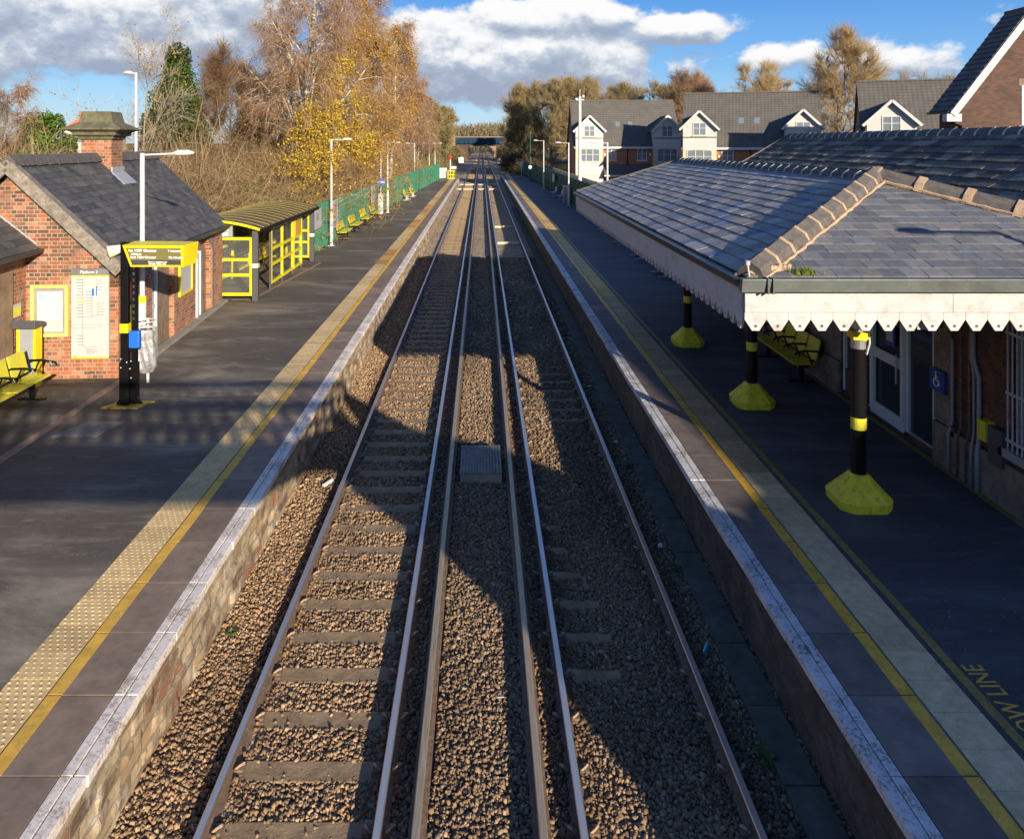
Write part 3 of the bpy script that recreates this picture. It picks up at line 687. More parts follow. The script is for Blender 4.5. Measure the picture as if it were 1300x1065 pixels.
rng = random.Random(21)
# ================================================================= STATION BUILDING (right)
SB = thing('station_building', 'long sooty brick station building with a dark slate roof behind the right platform canopy', 'building', (7.1, 9, PZ))
w = MB()
def wall_x(mb, x0, x1, y0, y1, z0, z1, holes):
    """wall slab in the Y direction with rectangular openings (ya,yb,za,zb), sorted"""
    y = y0
    for (a, b, c, d) in sorted(holes):
        if a > y: mb.box(x0, x1, y, a, z0, z1)
        if c > z0: mb.box(x0, x1, a, b, z0, c)
        if d < z1: mb.box(x0, x1, a, b, d, z1)
        y = b
    if y < y1: mb.box(x0, x1, y, y1, z0, z1)
holes = [(11.95, 15.0, PZ+.1, 3.3), (9.8, 10.24, 1.75, 3.4), (18.4, 19.6, 1.8, 3.4), (21.5, 22.7, 1.8, 3.4)]
wall_x(w, 7.1, 7.45, 9.75, 27.2, PZ-.3, 4.0, holes)
w.box(7.45, 15, 26.9, 27.2, .3, 3.75); w.box(7.45, 15, 9.75, 10.05, .3, 3.75); w.box(14.7, 15, 10.05, 26.9, .3, 3.75)
w.prism([(7.45,3.7),(14.9,3.7),(11.05,5.9)], 'y', 26.92, 27.18)
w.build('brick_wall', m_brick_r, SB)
p = MB(); 
for a, b in ((9.72,11.9),(15.05,27.2)): p.box(7.02, 7.1, a, b, PZ-.1, PZ+.62)
for a, b in ((11.5,11.93),(15.02,16.4)): p.box(7.06, 7.1, a, b, PZ+.63, 3.4)
p.build('stone_plinth', m_sandstone, SB, bevel=.015)
# windows with white bars
for i, (a, b, c, d) in enumerate(holes[1:]):
    f = MB(); f.box(7.2, 7.26, a, a+.06, c, d); f.box(7.2, 7.26, b-.06, b, c, d); f.box(7.2, 7.26, a+.06, b-.06, c, c+.06); f.box(7.2, 7.26, a+.06, b-.06, d-.06, d); f.box(7.21, 7.25, a+.06, b-.06, (c+d)/2-.02, (c+d)/2+.02)
    fr = f.build('window_frame', m_whitep, SB)
    gl = MB(); gl.box(7.27, 7.28, a, b, c, d); gl.build('pane', m_glass, fr)
    si = MB(); si.box(6.98, 7.2, a-.1, b+.1, c-.12, c); si.build('sill', m_grey if i == 0 else m_sandstone, fr, bevel=.01)
    ba = MB(); n = 8 if i else 4
    for k in range(n+1):
        y = a+.04+(b-a-.08)*k/n; ba.tube([(7.03,y,c-.0),(7.03,y,d+.05)], .014, 6)
    for z in (c+.12, c+.75, d-.1): ba.bar((7.03,a,z),(7.03,b,z),.012,.04)
    ba.build('window_bars', m_cream_p if i else m_whitep, fr)
# glazed door screen
f = MB()
F0, F1, zb, zt = 11.95, 15.0, PZ+.02, 3.3
for y in (F0, 12.72, 13.9, F1-.08): f.box(7.1, 7.2, y, y+.08, zb, zt)
f.box(7.11, 7.19, F0+.08, F1-.08, zb, zb+.09); f.box(7.11, 7.19, F0+.08, F1-.08, zt-.1, zt); f.box(7.11, 7.19, F0+.08, F1-.08, 2.98, 3.05)
ds = f.build('door_screen', m_greyframe, SB, bevel=.006)
gl = MB(); gl.box(7.15, 7.16, F0+.08, F1-.08, zb+.09, zt-.1); gl.build('pane', m_glass, ds)
d = MB(); 
for y in (12.81, 13.79): d.box(7.07, 7.13, y, y+.1, zb+.04, 2.97)
for z, h in ((zb+.04,.22),(2.0,.18),(2.85,.11)): d.box(7.075, 7.125, 12.91, 13.79, z, z+h)
dr = d.build('glazed_door', m_greyframe, SB, bevel=.006)
d = MB(); d.tube([(7.03,12.95,1.75),(7.03,12.95,2.25)], .018, 8); d.build('handle', m_silver, dr)
d = MB(); d.box(7.085, 7.11, 13.1, 13.42, 2.32, 2.66); q = d.build('door_notice', m_blue_d, SB); 
d = MB(); d.box(7.078, 7.085, 13.15, 13.36, 2.40, 2.6); d.build('printed_notice', m_paper, q)
d = MB(); d.box(7.1, 7.13, 14.05, 14.9, PZ+.1, 1.45); d.build('kick_panel', m_greydark, SB)
# wheelchair sign, drawn with bars
sg = MB(); sg.box(7.0, 7.03, 11.55, 11.93, 2.02, 2.36); sg = sg.build('accessible_sign', m_blue_d, SB)
def arc(cx, cy, r, a0, a1, n=10): return [(cx+r*math.cos(a0+(a1-a0)*i/n), cy+r*math.sin(a0+(a1-a0)*i/n)) for i in range(n+1)]
sy = lambda pts: [(6.995, 11.74-a, 2.19+b) for a, b in pts]
d = MB(); d.tube(sy(arc(-.015,-.03,.065,R(120),R(400))), .008, 5); d.tube(sy([(-.02,.085),(-.02,.0),(.045,.0),(.075,-.07)]), .010, 5); d.tube(sy(arc(-.02,.115,.008,0,6.28,8)), .008, 5); d.tube(sy([(-.02,.045),(.035,.045)]), .008, 5)
d.build('wheelchair_symbol', m_text_w, sg)
# pipes and conduits
for y, r, col, zt_, bend in ((11.45,.022,m_grey,2.9,0),(11.25,.016,m_rust,3.5,0),(11.05,.018,m_rust,3.4,0),(10.92,.018,m_grey,3.6,.1),(10.78,.032,m_grey,3.6,.18)):
    d = MB(); d.tube([(7.0,y,PZ),(7.0,y,PZ+.55),(7.06,y+bend*.3,PZ+.75),(7.06,y+bend*.3,2.5),(7.06,y+bend,2.75),(7.06,y+bend,zt_)], r, 8); d.build('wall_pipe', col, SB, smooth=True)
d = MB(); d.box(6.95, 7.1, 10.55, 10.72, 1.7, 1.98); q = d.build('equipment_box', m_yellow_seat, SB, bevel=.01)
d = MB(); d.box(6.98, 7.1, 10.25, 10.53, 1.45, 1.95); d.build('cabinet', m_greydark, SB)
for y, z in ((11.35,1.45),(12.0-.3,3.0)): d = MB(); d.box(7.02, 7.1, y, y+.12, z, z+.16); d.build('junction_box', m_greydark, SB)
for i,(y, z, wd, h, m) in enumerate(((16.2,2.1,.5,.7,m_paper),(17.2,2.0,.6,.8,m_paper),(20.4,2.1,.7,.9,m_blue))):
    d = MB(); d.box(7.06, 7.098, y, y+wd, z, z+h); d.build('notice_board', m, SB)
# main roof
ME, MR = (7.1, 3.8), (11.0, 6.05)
slate_face([(7.1,27.4,3.8),(7.1,9.6,3.8),(11,9.6,6.05),(11,27.4,6.05)], .30, .42, PAL_M, rng, .032, 'roof', m_slate_lichen, SB, wob=.008)
b = MB(); b.slab([(11.02,9.6,6.03),(14.95,9.6,3.75),(14.95,27.4,3.75),(11.02,27.4,6.03)], (.5,0,.86), .05); b.build('rear_roof', m_tiles, SB)
ridge_run((11.02,27.4,6.06),(11.02,9.6,6.06), .46, .11, m_ridge, m_mortar_w, SB, rng, 'ridge_tiles', 'ridge_mortar', .8, .012, .05)
b = MB(); b.bar((7.1,27.41,3.82),(11,27.41,6.07),.05,.12); b.build('verge', m_ridge, SB)

# ================================================================= CANOPY
CN = thing('platform_canopy', 'slate roofed canopy with white scalloped valance on black columns over the right platform', 'canopy', (3.1, 8.8, PZ))
A = (3.06,8.8,4.29); B = (9.2,8.8,4.29); Cc = (6.1,11.85,5.28); Dd = (6.1,23.6,5.28); Ee = (3.06,24.5,4.29)
slate_face([Ee, A, Cc, Dd], .235, .31, PAL_C, rng, .014, 'track_side_roof', m_slate, CN, wob=.006)
slate_face([A, B, Cc], .215, .27, PAL_H, rng, .011, 'hip_end_roof', m_slate, CN)
b = MB(); b.slab([(6.12,11.85,5.26),(9.0,9.0,4.33),(9.14,23.5,4.29),(6.12,23.6,5.26)], (.3,0,.95), .04); b.build('back_slope', m_slate_dark, CN) if False else b.build('back_slope', m_ridge, CN)
ridge_run((6.1,23.6,5.30),(6.1,11.85,5.30), .40, .085, m_ridge, m_mortar_w, CN, rng, 'ridge_tiles', 'ridge_mortar', .5, .010, .035)
ridge_run((3.12,8.86,4.33),(6.1,11.85,5.33), .44, .135, m_ridge, m_mortar, CN, rng, 'left_hip_tiles', 'hip_mortar', .4, .012, .05, bed=True)
ridge_run((9.15,8.85,4.33),(6.1,11.85,5.33), .62, .125, m_ridge, m_mortar, CN, rng, 'right_hip_tiles', 'hip_mortar', .4, .03, .10, bed=True)
b = MB(); b.bar((3.06,24.52,4.28),(6.1,23.64,5.29),.10,.10); b.build('far_verge', m_ridge, CN)
# hip end rubble, moss and iron stay
b = MB(); random.seed(2)
for i in range(14):
    t = random.random(); b.tube([(3.1+t*.5, 8.84+t*.15, 4.30), (3.15+t*.5, 8.9+t*.1, 4.36+random.uniform(0,.05))], [.05, .03], 6)
b.build('corner_mortar', m_mortar, CN)
b = MB()
for i in range(60): 
    x = random.gauss(3.75,.07); b.tube([(x,8.8+random.uniform(0,.12),4.31),(x+random.uniform(-.03,.03),8.8+random.uniform(0,.1),4.35+random.uniform(0,.06))], [.012,.002], 4)
b.build('moss_tuft', m_moss, CN)
b = MB(); b.tube([(3.08,8.78,4.30),(3.06,8.78,4.44)], .012, 6); b.tube([(3.06,8.78,4.43),(3.06,8.78,4.48)], [.03,.03], 8); b.build('iron_stay', m_whitep, CN)
# gutters
b = MB(); b.prism([(2.93,4.27),(3.07,4.27),(3.07,4.16),(2.97,4.16)], 'y', 8.76, 24.5); b.build('track_side_gutter', m_gutter, CN, bevel=.01)
b = MB(); b.prism([(8.80,4.285),(8.66,4.285),(8.69,4.13),(8.80,4.13)], 'x', 2.96, 9.2); g_ = b.build('front_gutter', m_gutter_g, CN, bevel=.008)
b = MB()
for x in (3.25,3.31): b.box(x-.008, x+.008, 8.64, 8.8, 4.12, 4.30)
b.build('gutter_strap', m_greydark, CN)
# valances: boards cut to points with a dark disc each in place of a hole's shade
def valance(horizontal, a0, a1, fixed, parent, name, w=.255, zt=4.14, zm=3.88, zn=3.795, zb=3.665, th=.03):
    up = MB(); lo = MB(); ho = MB(); n = int(round((a1-a0)/w)); w = (a1-a0)/n; ax = 'y' if horizontal else 'x'
    s = -1 if horizontal or True else 1
    for i in range(n):
        u = a0+i*w; g = .0015
        P = [(u+g,zm-.004),(u+w-g,zm-.004),(u+w-g,zn),(u+w*.66,zb),(u+w*.34,zb),(u+g,zn)]
        lo.prism(P, ax, fixed, fixed+th)
        for hx in [u+w/2]:
            c = (hx, fixed-.003, zb+.055) if horizontal else (fixed-.003, hx, zb+.055)
            d_ = (c[0], c[1]+.004, c[2]) if horizontal else (c[0]+.004, c[1], c[2])
            ho.tube([c, d_], .018, 10)
    u = a0
    while u < a1:
        e = min(u+2.4, a1)
        if horizontal: up.box(u+.001, e-.001, fixed-.012, fixed+th, zm, zt)
        else: up.box(fixed-.012, fixed+th, u+.001, e-.001, zm, zt)
        u = e
    a = up.build(name+'_board', m_whitep, parent, bevel=.004); b = lo.build(name, m_whitep, parent); ho.build('dark_hole_disc', m_greydark, b)
valance(True, 3.04, 9.16, 8.82, CN, 'front_valance')
valance(False, 8.86, 24.4, 3.03, CN, 'track_side_valance', zt=4.16)
b = MB(); b.slab([(3.1,8.9,4.1),(7.08,8.9,4.1),(7.08,24.3,4.1),(3.1,24.3,4.1)], (0,0,1), .03); 
for y in (10.4,14.45,18.6,22.75): b.box(3.1, 7.1, y-.06, y+.06, 3.86, 4.07)
b.box(5.08, 5.2, 8.9, 24.3, 3.66, 3.86); b.build('soffit_and_beams', m_whitep, CN)
def column():
    c = thing('canopy_column', '', 'column', (0,0,0), world=False)
    b = MB(); b.tube([(0,0,.3),(0,0,2.12)], .1, 20); b.build('shaft', m_black, c, smooth=False)
    b = MB(); b.tube([(0,0,1.02),(0,0,1.18)], .103, 20); b.build('yellow_band', m_yellow_seat, c)
    b = MB()
    def octo(r, k=.62): return [(r,-r*k),(r,r*k),(r*k,r),(-r*k,r),(-r,r*k),(-r,-r*k),(-r*k,-r),(r*k,-r)]
    lv = [(.35,0.0),(.36,.13),(.16,.36),(.112,.42)]
    vs = [(x, y, z) for r, z in lv for x, y in octo(r)]; fs = [(i*8+k, i*8+(k+1)%8, (i+1)*8+(k+1)%8, (i+1)*8+k) for i in range(3) for k in range(8)] + [tuple(range(7,-1,-1)), tuple(range(24,32))]
    b.add(vs, fs); b.build('base_skirt', m_yellow_skirt, c, bevel=.012)
    b = MB(); b.tube([(0,0,2.12),(0,0,2.27)], .103, 20); b.build('steel_collar', m_silver, c)
    b = MB(); b.add([(-.13,-.13,2.26),(.04,-.15,2.25),(.05,-.15,2.35),(-.14,-.13,2.37),(-.12,.1,2.26),(.04,.1,2.25),(.05,.1,2.35),(-.13,.1,2.37)], [(0,1,2,3),(4,7,6,5),(0,4,5,1),(1,5,6,2),(2,6,7,3),(3,7,4,0)]); b.add([(.05,-.12,2.25),(.17,-.06,2.31),(.05,-.1,2.37),(.05,.06,2.25),(.17,.02,2.31),(.05,.06,2.37)], [(0,1,2),(3,5,4),(0,3,4,1),(1,4,5,2),(2,5,3,0)]); b.build('yellow_cap', m_yellow, c)
    b = MB(); b.tube([(.07,-.08,2.05),(.10,-.1,2.2),(.09,-.09,2.7)], .014, 6); b.build('cable', m_whitef, c)
    b = MB(); b.tube([(0,0,2.27),(0,0,2.78)], [.085,.1], 12); b.build('capital', m_silver, c)
    return c
col0 = column()
for i, (x, y, lb) in enumerate(((5.16,10.45,'black canopy column nearest the camera with a large yellow base skirt'), (5.1,14.4,'second black canopy column with sunlit yellow base at the valance corner'), (5.05,18.7,'third and farthest black canopy column seen past the track side valance'))):
    c = col0 if i == 0 else copy_tree(col0); c.location = (x, y, PZ); c['label'] = lb; c['group'] = 'columns under the canopy'
# ================================================================= LEFT BRICK BUILDING
LB = thing('brick_outbuilding', 'red brick gabled platform building with dark slate roof and a big capped chimney', 'building', (-7.6,16,PZ), R(3.27), world=False)
w = MB()
w.box(-4.24, -.3, 0, .3, -.1, 1.9); w.box(-4.24, -.3, 7.45, 7.75, -.1, 2.55); w.box(-4.24, -3.94, .3, 7.45, -.1, 2.55)
wall_x(w, -.3, 0, .0, 5.1, -.1, 2.5, [(1.9,3.4,-.05,2.15)]); w.box(-.3, 0, 6.6, 7.75, -.1, 2.5)
for k in range(16):
    y0 = 5.1+1.5*k/16; y1 = 5.1+1.5*(k+1)/16; q = ((y0+y1)/2-5.85)/.75; z = 1.62+.55*math.sqrt(max(0,1-q*q)); w.box(-.3, 0, y0, y1, z, 2.5)
w.build('brick_wall', m_brick, LB)
w = MB(); w.prism([(-4.24,1.9),(-.302,1.9),(0.0,1.9),(0.0,2.45),(-2.12,4.35),(-4.24,2.45)], 'y', .0, .3); w.build('gable', m_brick_up, LB)
slate_face([(.14,-.27,2.40),(.14,7.95,2.40),(-2.12,7.95,4.52),(-2.12,-.27,4.52)], .17, .26, PAL_L, rng, .009, 'roof', m_slate_dark, LB)
b = MB(); b.slab([(-2.14,-.27,4.52),(-2.14,7.95,4.52),(-4.4,7.95,2.4),(-4.4,-.27,2.4)], (-.68,0,.73), .05); b.slab([(.14,-.27,2.385),(.14,7.95,2.385),(-2.12,7.95,4.5),(-2.12,-.27,4.5)], (.68,0,.73), .05); b.build('rear_roof', m_ridge, LB)
b = MB(); b.bar((-2.2,-.3,4.40),(.22,-.3,2.16),.10,.28,(0,-1,0)) if False else None
b.bar((-2.10,-.30,4.45),(.16,-.30,2.28),.07,.26); b.bar((-2.14,-.30,4.45),(-4.42,-.30,2.28),.07,.26)
b.bar((-2.12,-.16,4.56),(.18,-.16,2.42),.26,.045); b.bar((-2.12,-.16,4.56),(-4.42,-.16,2.42),.26,.045)
b.build('verge_board', m_vergestone, LB, bevel=.01)
ridge_run((-2.12,-.2,4.54),(-2.12,7.95,4.54), .45, .13, m_mortar_w if False else m_ridge, m_ridge, LB, rng, 'ridge_tiles', 'ridge_mortar', .8, .004, .02)
b = MB(); b.prism([(.12,2.40),(.27,2.40),(.25,2.30),(.14,2.28)], 'y', -.2, 7.9); b.build('gutter', m_gutter, LB)
b = MB(); b.box(-.03, .06, 0, 7.75, 2.30, 2.46); b.build('eaves_course', m_sandstone, LB)
c = MB(); c.box(-2.5, -1.74, 3.85, 4.55, 3.7, 5.02); ch = c.build('chimney', m_brick, LB)
c = MB()
def sq(cx, cy, lv, mb):
    vs = [(cx+a*hx, cy+bb*hy, z) for hx, hy, z in lv for a, bb in ((-1,-1),(1,-1),(1,1),(-1,1))]
    n = len(lv); mb.add(vs, [(i*4+k, i*4+(k+1)%4, (i+1)*4+(k+1)%4, (i+1)*4+k) for i in range(n-1) for k in range(4)] + [(3,2,1,0), tuple((n-1)*4+k for k in range(4))])
sq(-2.12, 4.2, [(.40,.37,5.0),(.44,.41,5.03),(.44,.41,5.08),(.54,.5,5.12),(.56,.52,5.2),(.72,.66,5.26),(.72,.66,5.30),(.60,.55,5.36),(.42,.39,5.46),(.37,.34,5.72),(.33,.3,5.74),(.31,.28,5.68)], c)
m_capst = mat('mossy_cap_stone', (.12,.105,.065), .95, var=.45, vs=5, bump=.9, bs=14, bd=.02, dirt=(.09,.12,.04), dirt_amt=.7)
c.build('chimney_cap', m_capst, ch, bevel=.012)
c = MB(); c.box(-1.74, -1.70, 3.83, 4.57, 4.0, 4.30); c.slab([(-1.7,3.8,4.16),(-1.7,4.6,4.16),(-1.38,4.6,3.86),(-1.38,3.8,3.86)], (.68,0,.73), .02); c.build('lead_flashing', m_lead, ch)
# doors
f = MB(); f.box(-.22,-.1,1.9,1.98,0,2.15); f.box(-.22,-.1,2.45,2.52,0,2.15); f.box(-.22,-.1,1.98,2.45,2.05,2.15); f.box(-.2,-.12,1.98,2.45,.95,1.05); d0 = f.build('door', m_greyframe, LB)
f = MB(); f.box(-.18,-.15,1.98,2.45,0,2.05); f.build('pane', m_glass_l, d0)
f = MB(); 
for i in range(5): f.box(-.2,-.12,2.53+i*.172,2.53+i*.172+.165,0,2.15)
f.build('boarded_panel', m_wood_door, LB)
f = MB(); f.box(-.24,-.16,5.12,6.58,-.05,2.12); f.build('boarded_doorway', m_wood_door, LB)
f = MB(); f.box(-.14,-.06,5.12,5.20,.0,1.85); f.box(-.14,-.06,5.75,5.82,0,1.85); f.box(-.12,-.08,5.20,5.75,0,1.8); dd = f.build('door', m_greyframe, LB)
f = MB(); f.box(-.05,0.0,5.28,5.36,.02,1.72); f.build('white_door_edge', m_whitef, dd); f = MB(); f.box(-.06,-.02,5.3,5.34,.95,1.1); f.build('handle', m_black, dd)
f = MB(); n = 14
for k in range(n):
    a0 = math.pi*k/n; a1 = math.pi*(k+1)/n; P = []
    for a, rr in ((a0,1),(a1,1),(a1,1.24),(a0,1.24)): P.append((5.85+.78*rr*math.cos(a), 1.62+.57*rr*math.sin(a)*(1.08 if rr > 1 else 1)))
    f.prism(P, 'x', -.08, .025+.002*(k % 2))
f.box(-.08,.024,6.62,6.8,.0,1.62); f.build('stone_arch', m_sandstone, LB)
# things fixed flat to the outbuilding
def board(nm, label, cat, x0, x1, y0, y1, z0, z1, m, group=None):
    o = MB(); o.box(x0, x1, y0, y1, z0, z1); return o
def fixed(nm, label, cat, loc, par_rz=R(3.27), group=None):
    """thing standing against the rotated outbuilding; loc is in the outbuilding's frame"""
    v = Matrix.Rotation(R(3.27), 4, 'Z') @ Vector(loc); return thing(nm, label, cat, (v.x-7.6, v.y+16, v.z+PZ), par_rz, group, world=False)
t = fixed('route_map', 'tall white route diagram with grey heading reading Platform 2 on the brick gable', 'sign', (-.93,-.04,.44))
b = MB(); b.box(0,.76,-.02,.03,0,1.72); b.build('white_panel', m_paper, t)
b = MB(); b.box(0,.76,-.024,.03,1.725,1.86); hd = b.build('heading', mat('heading_grey', (.16,.16,.17), .5), t)
text('Platform 2', .085, frame((1,0,0),(0,0,1),loc=(.18,-.027,1.765)), m_text_w, t, 'heading_lettering')
b = MB(); b.box(0,.76,-.024,0,1.695,1.725); b.box(0,.76,-.024,0,0,.03); b.box(.14,.24,-.024,0,1.17,1.2); b.tube([(.08,-.024,.035),(.08,-.0,.035)], .035, 16); b.build('yellow_band', m_yellow, t)
b = MB()
def ln(x0, z0, x1, z1, r=.004): b.bar((x0,-.0225,z0),(x1,-.0225,z1),r,.004,(0,-1,0)) if False else b.box(min(x0,x1)-r/2, max(x0,x1)+r/2, -.024, -.019, min(z0,z1)-r/2, max(z0,z1)+r/2)
ln(.235,1.66,.235,.24,.006); ln(.235,.24,.55,.24,.005); ln(.0,.64,.5,.64,.006); ln(0,.7,.76,.7,.005); ln(.5,.66,.62,.66,.006); ln(.235,.86,.42,.86,.005); ln(.42,.86,.42,1.42,.005); ln(.42,.88,.54,.88,.005); ln(.54,.88,.54,1.18,.005); ln(.52,1.4,.52,1.65,.004)
random.seed(6)
for i in range(13): ln(.235-.02-random.uniform(.06,.13), 1.64-.065*i, .225, 1.64-.065*i, .009 if i % 1 == 0 else .006)
for i in range(4): ln(.12, .47-.065*i, .225, .47-.065*i, .009)
for i in range(8): ln(.30, .96+.06*i, .41, .96+.06*i, .008)
for i in range(5): ln(.55, .90+.06*i, .55+random.uniform(.08,.15), .90+.06*i, .007)
for i in range(4): ln(.53, 1.42+.06*i, .62, 1.42+.06*i, .006)
for i in range(7): ln(.3, .2-.018*i, .3+random.uniform(.15,.25), .2-.018*i, .004)
b.build('line_diagram', mat('grey_print', (.12,.12,.13), .6), t)
b = MB(); b.box(.42,.46,-.025,-.019,1.3,1.45); b.box(.5,.52,-.025,-.019,1.3,1.5); b.build('blue_diagram_part', m_blue, t)
t = fixed('map_case', 'yellow framed poster case holding a street map on the brick gable', 'poster case', (-1.75,-.04,.9))
b = MB(); W_, H_ = .76, 1.07
b.box(0,W_,-.05,.04,0,.06); b.box(0,W_,-.05,.04,H_-.06,H_); b.box(0,.06,-.05,.04,.06,H_-.06); b.box(W_-.06,W_,-.05,.04,.06,H_-.06); b.build('yellow_frame', mat('pale_yellow_paint', (.72,.66,.16), .4, var=.05), t, bevel=.006)
b = MB(); b.box(.06,W_-.06,0,.04,.06,H_-.06); b.build('grey_backing', mat('case_grey', (.25,.24,.22), .6), t)
b = MB(); b.box(.12,W_-.12,-.004,-.001,.1,H_-.13); b.build('map_sheet', m_paper, t)
mm = NT('street_map_print'); _v = mm.n('ShaderNodeTexVoronoi', feature='DISTANCE_TO_EDGE'); _v.inputs['Scale'].default_value = 9; mm.l(mm.mapv(mm.co(), scale=(1,0,1)), _v.inputs['Vector'])
m_map = mm.fin(mm.mix(mm.ramp(_v.outputs[0], [(.03,(1,1,1)),(.06,(0,0,0))]), (.66,.69,.60), (.50,.44,.30)), .6)
b = MB(); b.box(.15,W_-.15,-.007,-.004,.34,H_-.16); b.build('street_map', m_map, t)
b = MB(); b.box(.15,.28,-.009,-.007,H_-.34,H_-.17); b.build('blue_inset', mat('pale_blue_print', (.3,.5,.6), .6), t)
t = fixed('poster_case', 'poster in a thin yellow frame on the long brick wall between two doors', 'poster case', (.0,3.7,.95))
b = MB(); b.box(.0,.06,0,1.0,0,.05); b.box(0,.06,0,1.0,1.15,1.2); b.box(0,.06,0,.05,.05,1.15); b.box(0,.06,.95,1.0,.05,1.15); b.build('yellow_frame', m_yellow, t)
b = MB(); b.box(.0,.03,.05,.95,.05,1.15); b.build('poster', m_paper, t)
t = fixed('station_sign', 'blue and white board under the eaves of the brick outbuilding', 'sign', (.05,3.45,2.16))
b = MB(); b.box(0,.03,0,1.45,0,.3); b.build('white_board', m_whitef, t); b = MB(); b.box(.03,.036,.08,1.38,.06,.25); b.build('blue_panel', m_blue, t)
b = MB()
for i in range(3): b.box(.036,.04,.15,1.3-.3*(i == 1),.09+i*.05,.105+i*.05)
b.build('white_lines', m_whitef, t)
t = fixed('leaflet_rack', 'coloured posters with a red disc near the gable corner of the long brick wall', 'poster', (0,.35,.55))
b = MB(); b.box(0,.03,0,1.0,0,1.4); b.build('backing', m_greydark, t)
b = MB(); b.tube([(.03,.3,1.15),(.04,.3,1.15)], .2, 20); b.build('red_disc', m_red, t)
b = MB(); b.box(.03,.036,.15,.5,.35,.85); b.build('yellow_sheet', m_yellow_seat, t); b = MB(); b.box(.03,.036,.6,.9,.3,1.0); b.build('pale_sheet', m_paper, t)
t = fixed('wall_lamp', 'cream bulkhead lamp high on the brick wall above the arched doorway', 'lamp', (0,5.55,2.25))
b = MB(); b.box(0,.12,0,.14,0,.16); b.build('lamp_body', m_cream_p, t, bevel=.02)
t = fixed('loudspeaker', 'cream horn loudspeaker at the eaves corner of the brick gable', 'loudspeaker', (.12,-.3,2.72))
b = MB(); b.tube([(-.16,-.12,-.03),(-.05,-.05,.0),(.08,.05,.04),(.14,.08,.05)], [.13,.11,.07,.06], 18); b.build('horn', m_cream_p, t, smooth=True)
b = MB(); b.tube([(.1,.12,.02),(.16,.2,-.1)], .025, 6); b.build('bracket', m_whitef, t)
# lower wing
LW = thing('brick_wing', 'lower brick wing with slate roof joining the gabled building at the left edge', 'building', (-9.48,16,PZ), R(3.27), world=False)
w = MB(); w.box(-4, 0, -.85, -.02, -.1, 2.62); w.box(-4, 0, -9, -2.3, -.1, 2.62); w.box(-4, 0, -2.3, -.85, 2.2, 2.62); w.build('brick_wall', m_brick, LW)
w = MB(); w.box(-.2, .03, -1.15, -.62, -.1, 2.35); w.box(-.2, .05, -2.3, -1.15, 2.0, 2.35); w.box(-.5,-.25,-2.3,-1.15,-.1,2.0); w.build('stone_doorway', m_brownstone, LW, bevel=.02)
slate_face([(.28,-9.2,2.72),(.28,-.02,2.72),(-3.8,-.02,6.0),(-3.8,-9.2,6.0)], .19, .28, PAL_L, rng, .01, 'roof', m_slate_dark, LW)
b = MB(); b.slab([(.28,-9.2,2.70),(.28,-.02,2.70),(-3.8,-.02,5.98),(-3.8,-9.2,5.98)], (.62,0,.78), .05); b.build('eaves_underside', m_gutter, LW)
b = MB(); b.prism([(.27,2.72),(.38,2.72),(.36,2.63),(.28,2.61)], 'y', -9.2, -.03); b.build('gutter', m_gutter, LW)
b = MB(); b.bar((.22,-.06,2.82),(-3.8,-.06,6.05),.12,.03); b.bar((.2,-.035,2.93),(-3.8,-.035,6.15),.012,.14); b.build('lead_flashing', m_lead, LW)
t = thing('platform_notice', 'small pale notice on the narrow brick return beside the doorway', 'notice', (-9.44,15.35,2.3), R(3.27), world=False)
b = MB(); b.box(0,.02,0,.32,0,.27); b.build('white_plate', m_paper, t); b = MB(); b.box(.02,.023,.02,.30,.03,.2); b.build('yellow_green_print', m_yellow_seat, t)
t = thing('help_point', 'grey and yellow help point cabinet with dark hood against the brick corner', 'help point', (-9.15,15.45,PZ), world=False)
b = MB(); b.prism([(-.13,.0),(.13,.0),(.13,1.22),(-.13,1.22)], 'y', -.1, .14); b.build('grey_panel', m_grey, t, bevel=.01)
b = MB(); b.box(-.20,-.132,-.08,.14,.0,1.2); b.box(.132,.19,-.08,.14,.0,1.2); b.build('yellow_side', m_yellow, t)
b = MB(); b.prism([(-.2,1.2),(.18,1.2),(.18,1.28),(-.2,1.38)], 'x', -.24, .24); b.build('hood', m_greydark, t, bevel=.015)

# ================================================================= INFORMATION SCREEN
t = thing('information_screen', 'yellow framed departure screen on a black post in front of the brick gable', 'departure screen', (-6.62,14.3,PZ), world=False)
b = MB(); b.slab([(-.42,-.16,.03),(.25,-.16,.03),(.42,.2,.03),(-.2,.2,.03)], (0,0,1), .03); b.build('yellow_pad', m_yel_line, t)
b = MB(); b.box(-.11,.03,-.06,.06,.03,3.07); b.build('post', m_black, t, bevel=.006)
b = MB(); b.box(.06,.15,.02,.12,.03,2.7); b.build('cable_duct', m_black, t)
b = MB(); 
for i in range(9): b.box(.085,.125,.014,.02,1.6+i*.12,1.66+i*.12)
b.build('duct_slots', m_gutter, t)
b = MB(); b.box(-.125,.05,-.075,.075,.05,.82); b.box(.052,.165,.0,.14,.05,.80); b.prism([(-.22,.03),(-.1,.2),(-.1,.03)], 'y', -.02, .02); b.prism([(.26,.03),(.15,.2),(.15,.03)], 'y', .03, .07); b.build('boot', m_black, t, bevel=.004)
b = MB()
for x, z in ((-.09,.9),(-.09,.74),(.02,.84),(.1,.86),(.08,.72),(.1,.55)): b.tube([(x,-.083,z),(x,-.073,z)], .012, 6)
b.build('bolt_heads', m_whitef, t)
b = MB(); b.box(-.118,.038,-.068,.068,1.38,1.55); b.build('yellow_band', m_yellow, t)
b = MB(); b.box(.06,.26,-.1,.02,1.1,1.42); q = b.build('blue_box', m_blue, t, bevel=.02)
